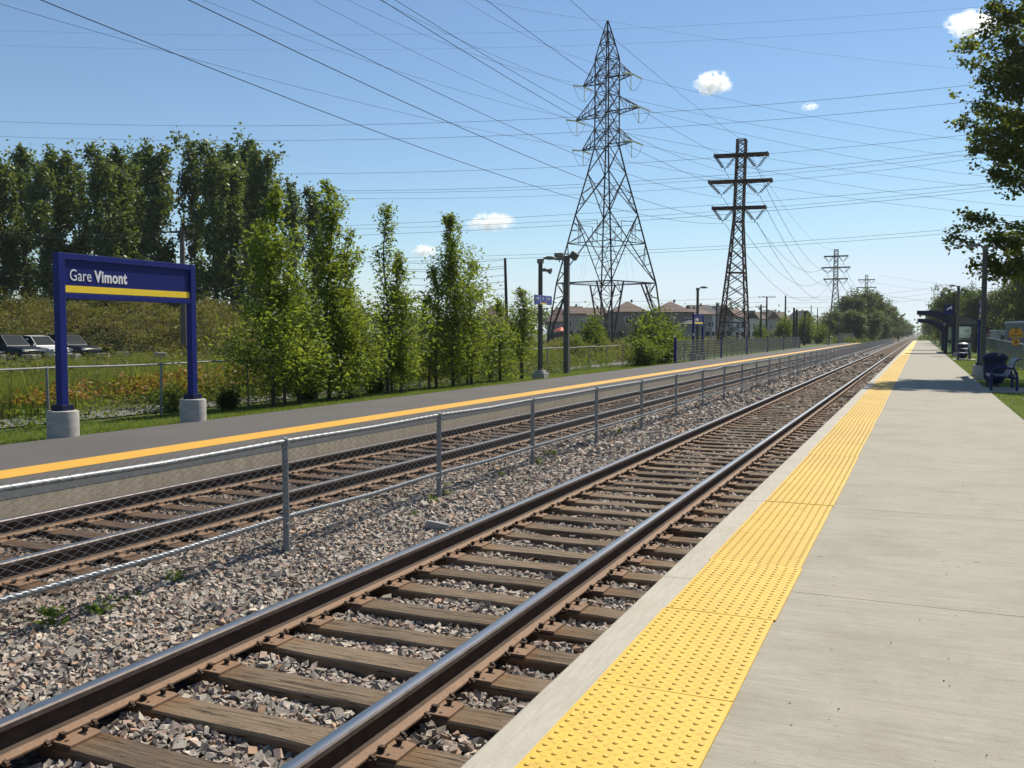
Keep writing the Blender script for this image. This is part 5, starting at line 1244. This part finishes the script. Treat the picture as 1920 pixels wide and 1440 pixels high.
# --- maple overhanging the platform from the right: trunk off frame, boughs and shadow in it
t = thing('maple_tree', 'large dark leaved tree whose boughs hang over the platform by the lamp post', 'tree', (6.1, 36.0, -.1))
base = Vector(t.location); r = np.random.default_rng(91); tk = MB(); P = []
tk.tube([(0, 0, -.3), (.05, 0, 2), (-.1, .1, 5), (0, 0, 9), (-.1, .1, 14)], [.34, .27, .22, .16, .05], 12)
def bough(c, tip, n_tw, leaves, sg=.22, r0=.07, droop=.25):
    c, tip = np.array(c, float), np.array(tip, float); d = tip-c; L_ = np.linalg.norm(d); pth = [c + d*k + np.array([0, 0, droop*math.sin(k*math.pi)*.5]) for k in np.linspace(0, 1, 7)]
    tk.tube(pth, [r0*(1-.86*k) for k in np.linspace(0, 1, 7)], 6, cap=False)
    for q in range(n_tw):
        k = .22 + .80*r.random(); k = min(k, 1); i0 = min(5, int(k*6)); f = k*6-i0; p = pth[i0]*(1-f) + pth[i0+1]*f
        az = r.uniform(0, 6.283); e = np.array([math.cos(az), math.sin(az), r.uniform(-1.15, .75)]); e = e*r.uniform(.3, .8)*(1.15-.55*k) + d/L_*.25; tk.tube([p, p+e*.6+np.array([0, 0, .03]), p+e], [.012, .008, .003], 3, cap=False)
        m_ = max(6, int(leaves/n_tw*r.uniform(.5, 1.5))); u = r.random(m_)**.6; P.append(p + e*u[:, None]*1.1 + r.normal(size=(m_, 3))*np.array([.11, .11, .12]))
def tipat(u, v, D): return Vector(at(u, v, D)) - base
B_ = [((0, 0, 4.0), (1782, 446, 33.4)), ((0, 0, 3.9), (1822, 500, 33)), ((0, 0, 4.4), (1815, 408, 34)), ((0, 0, 4.2), (1850, 515, 33)), ((0, 0, 5.0), (1880, 440, 35)),
      ((0, 0, 5.6), (1862, 325, 34)), ((0, 0, 6.2), (1838, 280, 35)), ((0, 0, 6.6), (1806, 232, 34)), ((0, 0, 7.2), (1812, 190, 36)), ((0, 0, 7.4), (1835, 240, 37)), ((0, 0, 7.8), (1846, 150, 34)), ((0, 0, 8.4), (1816, 118, 35)), ((0, 0, 9.0), (1806, 76, 36)),
      ((0, 0, 9.2), (1840, 55, 35)), ((0, 0, 9.8), (1852, 8, 35)), ((0, 0, 10.4), (1862, -40, 36)), ((0, 0, 11), (1870, -120, 36)), ((0, 0, 11), (1900, -60, 38)), ((0, 0, 8.2), (1868, 110, 37)), ((0, 0, 6.0), (1880, 300, 36)), ((0, 0, 6.8), (1875, 200, 37)),
      ((0, 0, 4.6), (1895, 470, 36)), ((0, 0, 9.4), (1885, 40, 37)), ((0, 0, 7.4), (1905, 250, 35)), ((0, 0, 5.6), (1912, 345, 34)), ((0, 0, 8.6), (1846, 128, 36)), ((0, 0, 7), (1850, 210, 36)), ((0, 0, 6.6), (1848, 262, 35)), ((0, 0, 8.8), (1862, 170, 35)), ((0, 0, 10), (1880, 20, 35)), ((0, 0, 7.6), (1890, 140, 34)), ((0, 0, 6.4), (1895, 290, 34)), ((0, 0, 9), (1905, 90, 34))]
for i, (c, (u, v, D)) in enumerate(B_): bough(c, tipat(u, v, D), 34, 1080, r0=.06)
for k in range(26):   # the rest of the crown, outside the frame
    az = r.uniform(-1.9, 1.7); zz = r.uniform(4, 12.5); ln = (4.4 if zz < 10 else 3.0)*r.uniform(.8, 1.05); bough((0, 0, zz-.6), (math.cos(az)*ln, math.sin(az)*ln, zz+r.uniform(0, 1.2)), 26, 1300)
P = np.concatenate(P); L = r.uniform(.11, .20, len(P)); leaf_obj('crown', P, L, L*.72, M['leaf_maple'], t, 6, up=.5); tk.build('trunk', M['bark'], t, smooth=True)
# --- weeds in the ballast
wm = []
for k in range(3):
    r2 = np.random.default_rng(300+k); Pn = []
    m_ = 34; a = r2.uniform(0, 6.283, m_); rr = r2.uniform(.02, .11, m_); Pn = np.stack([np.cos(a)*rr, np.sin(a)*rr, r2.uniform(.01, .09, m_)], 1); L = r2.uniform(.045, .085, m_)
    o = leaf_obj('weed', Pn, L, L*.5, M['leaf_bush'], None, 400+k, up=1.2); wm.append(o)
wp_ = [(95, 1168, 1.25, 'largest leafy weed in the stones low down beside the shiny rail'), (186, 1148, 1.0, 'second leafy weed in the stones, in the fence shadow'), (228, 1128, .55, 'tiny weed sprig next to the second leafy weed'), (258, 1120, .5, 'tinier weed sprig in the fence shadow'), (328, 1088, .9, 'leafy weed half way to the first fence post'), (812, 940, .7, 'weed tuft hugging the second fence post'), (835, 928, .7, 'weed tuft just past the second fence post'), (838, 910, .5, 'small weed behind the second fence post'), (940, 892, .6, 'weed in the shadow before the third fence post'), (1008, 870, .9, 'weed patch at the foot of the third fence post'), (1035, 852, .9, 'light green weed patch past the third fence post'), (1160, 813, 1.0, 'weed tuft past the fourth fence post'), (1190, 800, .9, 'farthest visible weed tuft by the fence'), (905, 868, .5, 'small weed below the lower rail of the fence'), (778, 965, .4, 'sprig alone among the light stones')]
for i, (u, v, s, lb) in enumerate(wp_):
    p = atz(u, v, -.385); settle(wm[i % 3], tuple(p), lb, 'weeds in the ballast', s, i*.9)['category'] = 'weed'

# ------------------------------------------------------------------ CARS
M['car_glass'] = paint('car_glass', (.012, .022, .028), .5, .2, spec=.02)
def car(loc_, rz, label, paint_m, L=4.7, W=1.85, H=1.72, low=False):
    t = thing('parked_car', label, 'car', loc_, rz, 'cars parked behind the field')
    h = L/2; belt = H*.62; b = MB()
    secs = [(-h, .42, belt*.92, .80), (-h+.10, .30, belt*1.0, .93), (-h+.9, .26, belt*1.0, 1.0), (.55, .26, belt*.98, 1.0), (h-1.15, .26, belt*.93, 1.0), (h-.40, .27, belt*.86, .96), (h-.10, .30, belt*.72, .88), (h, .40, belt*.55, .78)]
    vs = []
    for x, z0, z1, k in secs:
        w_ = W/2*k
        for yy, zz in ((-w_*.92, z0), (-w_, z0+.22), (-w_, (z0+z1)/2+.05), (-w_*.94, z1-.04), (-w_*.80, z1+.02), (w_*.80, z1+.02), (w_*.94, z1-.04), (w_, (z0+z1)/2+.05), (w_, z0+.22), (w_*.92, z0)): vs.append((x, yy, zz))
    n_ = 10; fs = [(i*n_+j, i*n_+(j+1) % n_, (i+1)*n_+(j+1) % n_, (i+1)*n_+j) for i in range(len(secs)-1) for j in range(n_)] + [tuple(range(n_))[::-1], tuple((len(secs)-1)*n_+j for j in range(n_))]
    b.add(vs, fs)
    b.build('body', paint_m, t, smooth=True)
    cab = [(-h+.12, belt*.98, .90), (-h+.42, H*.97, .76), (-.2, H, .78), (.42, H*.965, .76), (1.02, belt*.99, .88)]
    vs = []
    for x, z, k in cab: vs += [(x, -W/2*k, z), (x, W/2*k, z)]
    vs += [(-h+.12, -W/2*.93, belt*.9), (-h+.12, W/2*.93, belt*.9), (1.08, -W/2*.93, belt*.9), (1.08, W/2*.93, belt*.9)]
    fs = [(0, 1, 3, 2), (2, 3, 5, 4), (4, 5, 7, 6), (6, 7, 9, 8), (10, 0, 2, 4, 6, 8, 12), (11, 13, 9, 7, 5, 3, 1), (10, 11, 1, 0), (8, 9, 13, 12)]
    MB().add(vs, fs).build('roof', paint_m, t)
    # glass: windscreen, rear, sides
    def quad_out(P4, off, m_):
        P4 = [Vector(p) for p in P4]; nn = (P4[1]-P4[0]).cross(P4[3]-P4[0]).normalized()*off; c = sum(P4, Vector())/4
        return MB().add([c + (p-c)*.955 + nn for p in P4] + [c + (p-c)*.955 - nn*.5 for p in P4], [(0, 1, 2, 3), (7, 6, 5, 4), (0, 4, 5, 1), (1, 5, 6, 2), (2, 6, 7, 3), (3, 7, 4, 0)]).build('window', M['car_glass'], t)
    quad_out([vs[6], vs[8], vs[9], vs[7]], .012, 0); quad_out([vs[0], vs[2], vs[3], vs[1]], .012, 0)
    for s in (0, 1):
        bq = lambda i: vs[i+s]
        quad_out([bq(0), Vector(bq(0)).lerp(Vector(bq(8)), .48), Vector(bq(4)), bq(2)], .014, 0); quad_out([Vector(bq(0)).lerp(Vector(bq(8)), .52), bq(8), bq(6), bq(4)], .014, 0)
    for x in (-h+.9, h-.95):
        for s in (-1, 1):
            wl = MB().tube([(x, s*(W/2-.22), .34), (x, s*(W/2+.012), .34)], .345, 20).build('wheel', M['black'], t, smooth=True)
            MB().tube([(x, s*(W/2-.05), .34), (x, s*(W/2+.02), .34)], .21, 14).build('rim', M['galv'], wl)
    for s in (-1, 1):
        MB().box((h-.10, s*W*.34, belt*.70), (.16, .36, .15), rz=-s*.35).build('headlight', M['lens'], t, bevel=.02)
        MB().box((.95, s*(W/2+.08), belt*1.02), (.12, .2, .14)).build('mirror', paint_m, t, bevel=.02)
    MB().box((h-.02, 0, belt*.62), (.05, W*.42, .16)).box((h+.0, 0, belt*.36), (.06, W*.62, .10)).build('grille', M['black'], t)
    MB().box((h-.0, 0, belt*.70), (.05, W*.48, .03)).build('trim', M['lens'], t)
    return t
M['block'] = paint('weathered_block_concrete', (.30, .28, .25), .95, .25, scale=4, bump=.3); cw = paint('white_car_paint', (.72, .73, .74), .25, .03, spec=.7); cd = paint('dark_car_paint', (.014, .017, .026), .3, .1, spec=.2); cg = paint('grey_car_paint', (.20, .21, .23), .25, .08, metal=.5)
hd = math.atan2((_R*.93-Fh*.36)[1], (_R*.93-Fh*.36)[0])
for u, D, col_, lb, k in ((12, 57, cd, 'dark pickup like car with bright headlight, nearest the field edge', {}), (66, 60, cw, 'white car parked between two dark ones', {'H': 1.66}), (124, 62, cd, 'dark car seen behind the station sign post', {'L': 4.6}), (-62, 56, cg, 'grey car mostly cut off at the picture edge', {'H': 1.45})):
    p = at(u, 650, D); car((p[0], p[1], -.20), hd, lb, col_, **k)
for i, (u, v, D, s) in enumerate(((58, 668, 52, 1.0), (135, 662, 54, .9), (192, 660, 56, .9), (230, 655, 60, .85), (300, 660, 58, .7), (-6, 672, 52, .9))):
    p = at(u, v, D); o = MB().box((0, 0, .34), (.85*s, .6, .66)).build('concrete_block', M['block'], None, (p[0], p[1], -.28), bevel=.05); o.rotation_euler.z = .3*i
    tag(o, '%s grey concrete block edging the car park, counted from the dark pickup' % ORD[i] if i < 5 else 'grey concrete block before the cut off grey car', 'concrete block', 'concrete blocks edging the car park')

# ------------------------------------------------------------------ HOUSES
M['roof_brown'] = paint('brown_shingles', (.125, .080, .064), .9, .2, scale=1.5, k=.85); M['roof_grey'] = paint('grey_shingles', (.085, .075, .075), .9, .2, scale=1.5)
M['brick_taupe'] = paint('taupe_brick', (.19, .155, .135), .9, .15, scale=2, k=1.05); M['brick_pink'] = paint('pinkish_brick', (.34, .285, .26), .9, .12, scale=2, k=1.05); M['siding'] = paint('white_siding', (.55, .55, .54), .8, .08, scale=2, k=1.05); M['brick_grey'] = paint('grey_brick', (.26, .24, .23), .9, .12, scale=2, k=1.05)
def house(u0, u1, ve, vp, D, wall, roof, label, kind='hip', yaw=0.0, depth=9.5, wins=((.3, .62), (.7, .62)), ridge=.25, vents=1, low_wins=True, cat='house', zb=None):
    c = at((u0+u1)/2, ve, D); zb = float(gz(c[0], c[1]))-.1 if zb is None else zb; W = (u1-u0)/FPX*D; H = float(c[2])-zb; HR = float(at((u0+u1)/2, vp, D)[2])-float(c[2])
    a = math.atan2(_R[1], _R[0]) + yaw; t = thing('house' if cat == 'house' else cat, label, cat, (c[0], c[1], zb), a, 'houses beyond the field')
    MB().box((0, depth/2, H/2), (W, depth, H)).build('wall', M[wall], t)
    e = .4; w_ = W/2+e; b = MB(); g = ridge*W/2 if kind == 'hip' else w_
    d0, d1 = -e, depth+e; dm = depth/2
    if kind == 'hip':
        gy = max(0.2, (dm+e)-(w_-g)) if dm+e > w_-g else .2
        r0, r1 = (-g, dm-.2, H+HR), (g, dm+.2, H+HR)
        b.add([(-w_, d0, H), (w_, d0, H), (w_, d1, H), (-w_, d1, H), (-g, dm, H+HR), (g, dm, H+HR)], [(0, 1, 5, 4), (1, 2, 5), (2, 3, 4, 5), (3, 0, 4), (3, 2, 1, 0)])
    elif kind == 'gable_side':
        b.add([(-w_, d0, H), (w_, d0, H), (w_, d1, H), (-w_, d1, H), (-w_, dm, H+HR), (w_, dm, H+HR)], [(0, 1, 5, 4), (1, 2, 5), (2, 3, 4, 5), (3, 0, 4), (3, 2, 1, 0)])
    else:
        b.add([(-w_, d0, H), (w_, d0, H), (w_, d1, H), (-w_, d1, H), (0, d0, H+HR), (0, d1, H+HR)], [(0, 1, 4), (1, 2, 5, 4), (2, 3, 5), (3, 0, 4, 5), (3, 2, 1, 0)])
    rf = b.build('roof', M[roof], t); b = MB(); b.box((0, -e-.02, H+.05), (2*w_, .05, .18)); b.build('gutter', M['roof_grey'], rf)
    for q in range(vents): MB().box((W*.12*(q*2+1), dm, H+HR+.12), (.4, .4, .65)).build('chimney', M['black'], rf)
    for fx, fz_ in wins:
        ww = min(1.5, W*.16); hw = 1.35; x = -W/2+W*fx; z = H*fz_+.3
        fr_ = MB().box((x, -.03, z), (ww+.22, .08, hw+.22)).build('window', M['white'], t); MB().box((x, -.06, z), (ww, .06, hw)).build('pane', M['glass'], fr_); MB().box((x, -.10, z), (.06, .03, hw)).build('mullion', M['white'], fr_)
    if low_wins:
        MB().box((-W*.22, -.04, 1.5), (W*.22, .08, 1.9)).build('patio_door', M['glass'], t); MB().box((W*.25, -.04, 1.9), (1.2, .08, 1.1)).build('window', M['glass'], t)
    return t
house(905, 962, 606, 572, 215, 'brick_taupe', 'roof_brown', 'brown roofed house behind the dark leaning pole', 'hip', .2)
house(1026, 1066, 604, 575, 220, 'brick_grey', 'roof_brown', 'house with a brown roof half hidden by the platform lamp', 'hip', -.1)
house(1060, 1097, 589, 573, 200, 'brick_pink', 'roof_brown', 'pinkish house with a square window above a patio door', 'hip', 0, 9, ((.82, .62), (.22, .62)), .9)
house(1097, 1146, 592, 576, 212, 'siding', 'roof_brown', 'white walled house behind the medium green bush', 'hip', .1, 9, ((.25, .62), (.8, .5)), .8, 1)
house(1146, 1217, 586, 564, 205, 'brick_taupe', 'roof_brown', 'large taupe house with pointed brown roof and two upper windows', 'hip', .0, 11, ((.46, .70), (.80, .70)), .05, 1)
house(1238, 1302, 586, 564, 205, 'brick_taupe', 'roof_brown', 'second large taupe house rising over the bright bush', 'hip', .12, 11, ((.85, .66), (.3, .66)), .05, 1)
house(1283, 1322, 609, 600, 175, 'brick_grey', 'roof_grey', 'low grey garden shed behind the far station sign', 'hip', 0, 6, (), .3, 0, False)
house(1296, 1340, 590, 578, 225, 'brick_grey', 'roof_brown', 'grey brick townhouse between the lamp post and the pylon', 'gable_side', .45, 9, ((.5, .6), (.85, .6)), .5, 1)
for i, (u0, u1, ve, vp, D, wl, rf, lb) in enumerate(((1306, 1348, 590, 571, 235, 'siding', 'roof_grey', 'townhouse with tall grey roof, first of the terrace behind the pylon'), (1342, 1378, 592, 572, 240, 'brick_grey', 'roof_grey', 'second townhouse of the terrace behind the pylon'), (1374, 1402, 595, 578, 245, 'siding', 'roof_brown', 'third townhouse of the terrace, at the pylon leg'), (1396, 1422, 597, 582, 255, 'siding', 'roof_grey', 'white fronted townhouse right after the pylon leg'), (1418, 1440, 599, 584, 265, 'siding', 'roof_brown', 'next white fronted townhouse before the two armed pole'), (1438, 1462, 598, 583, 290, 'brick_pink', 'roof_brown', 'reddish townhouse behind the two armed pole'), (1458, 1482, 600, 584, 310, 'brick_taupe', 'roof_brown', 'reddish townhouse beyond the bare pole'), (1500, 1526, 598, 582, 330, 'brick_grey', 'roof_grey', 'grey gabled house just before the dark wood'))):
    house(u0, u1, ve, vp, D, wl, rf, lb, 'gable_side' if i % 2 == 0 else 'gable', .35 if i < 5 else .2, 9, ((.3, .6), (.7, .6)), .5, 1)
# small garden marquee and dark garden fence before the houses
p = at(1052, 612, 185)
t = thing('garden_tent', 'small orange garden tent between the poles and the pinkish house', 'tent', (p[0], p[1], 0), .3); M['tent'] = paint('tent_orange', (.75, .12, .04), .7, .1)
MB().lathe([(1.6, 2.1), (.9, 2.5), (.05, 2.9)], n=4).build('roof', M['tent'], t)
for sx in (-1, 1):
    for sy in (-1, 1): MB().box((sx*1.3, sy*1.3, 1.1), (.1, .1, 2.2)).build('post', M['white'], t)
MB().box((0, 1.3, 1.0), (2.6, .05, 1.6)).build('side_wall', M['tent'], t)
a = at(1036, 625, 180); c = at(1160, 625, 190); t = thing('garden_fence', 'dark board fence closing the gardens below the houses', 'fence', (a[0], a[1], -.1)); b = MB(); b.bar((0, 0, .9), (c[0]-a[0], c[1]-a[1], .9), .08, 1.8)
b.build('boards', M['woodpole_dark'], t)

# ------------------------------------------------------------------ CLOUDS
def cloud(u, v, D, wpx, hpx, seed, label, dens=.03):
    r = np.random.default_rng(seed); c = at(u, v, D); W = wpx/FPX*D; H = hpx/FPX*D; b = bpy.data.meshes.new('cloud'); import bmesh as BM
    bm = BM.new()
    bmn = BM.ops.create_icosphere(bm, subdivisions=4, radius=1.0)
    from mathutils import noise as NZ
    for q in bm.verts:
        k = NZ.noise(q.co*1.3 + Vector((seed, 0, 0)))*.55 + NZ.noise(q.co*3.1 + Vector((0, seed, 0)))*.28 + NZ.noise(q.co*7 + Vector((0, 0, seed)))*.12; q.co = Vector((q.co.x*W/2, q.co.y*W/3, q.co.z*H/2))*(1+k)
    bm.to_mesh(b); bm.free(); n = N('cloud_vapour_%d' % seed); n.n.remove(n.b); vo = n.new('ShaderNodeVolumePrincipled'); vo.inputs['Color'].default_value = (1, 1, 1, 1); vo.inputs['Anisotropy'].default_value = .45
    vl = n.new('ShaderNodeVectorMath', operation='LENGTH'); n.L(n.map(n.obj(), (2.0/W, 2.6/W, 2.0/H)), vl.inputs[0]); fo = n.math('SUBTRACT', 1.15, vl.outputs['Value'], True)
    f = n.noise(n.obj(), 7.0/W, 8, .70); d = n.math('MULTIPLY', n.math('MULTIPLY', n.math('MAXIMUM', n.math('SUBTRACT', f, .455), 0.0), fo), dens*90*60/W); n.L(d, vo.inputs['Density']); n.L(vo.outputs[0], n.out.inputs['Volume'])
    b.materials.append(n.m); o = link('cloud', b, None, tuple(c)); o.rotation_euler.z = math.atan2(_R[1], _R[0]); return tag(o, label, 'cloud')
cloud(1826, 46, 1500, 105, 52, 3, 'white puffy cloud beside the boughs of the large dark tree')
cloud(1337, 156, 1500, 72, 44, 5, 'small white cloud between the big tower and the nearest pylon')
cloud(920, 416, 2300, 92, 34, 8, 'little white cloud low over the cone shaped young tree', .025)
cloud(796, 470, 2300, 50, 24, 9, 'tiny white cloud showing between two young trees', .025)
cloud(1519, 200, 2300, 34, 16, 12, 'faintest wisp of cloud right of the nearest pylon', .008)

# ------------------------------------------------------------------ HAZE
b = MB(); b.box((0, 2550, 27), (8600, 5500, 60)); n = N('summer_haze'); n.n.remove(n.b); vo = n.new('ShaderNodeVolumePrincipled'); vo.inputs['Color'].default_value = (.86, .93, 1.0, 1); vo.inputs['Density'].default_value = .00013; vo.inputs['Anisotropy'].default_value = .3
n.L(vo.outputs[0], n.out.inputs['Volume']); tag(b.build('haze', n.m), kind='stuff')

# grit and dry leaf bits on the platform
r = np.random.default_rng(55); n_ = 420; X = r.uniform(-1.28, 1.68, n_); Y = 2 + 26*r.random(n_)**1.6; P = np.stack([X, Y, np.full(n_, .006)], 1); ok = (X > -.66) | (X < -1.32) | (r.random(n_) < .35); P = P[ok]
L = r.uniform(.005, .016, len(P)); V = leaf_geo(P, L, L*.8, r, up=3); V[:, 2] = np.clip(V[:, 2], .004, .02) + (np.repeat((P[:, 0] < -.66) & (P[:, 0] > -1.32), 4))*.007
tag(npmesh('grit', V, np.arange(len(V)), 4, M['web']), 'specks of grit and dry leaf bits scattered on the concrete platform', 'grit', kind='stuff')
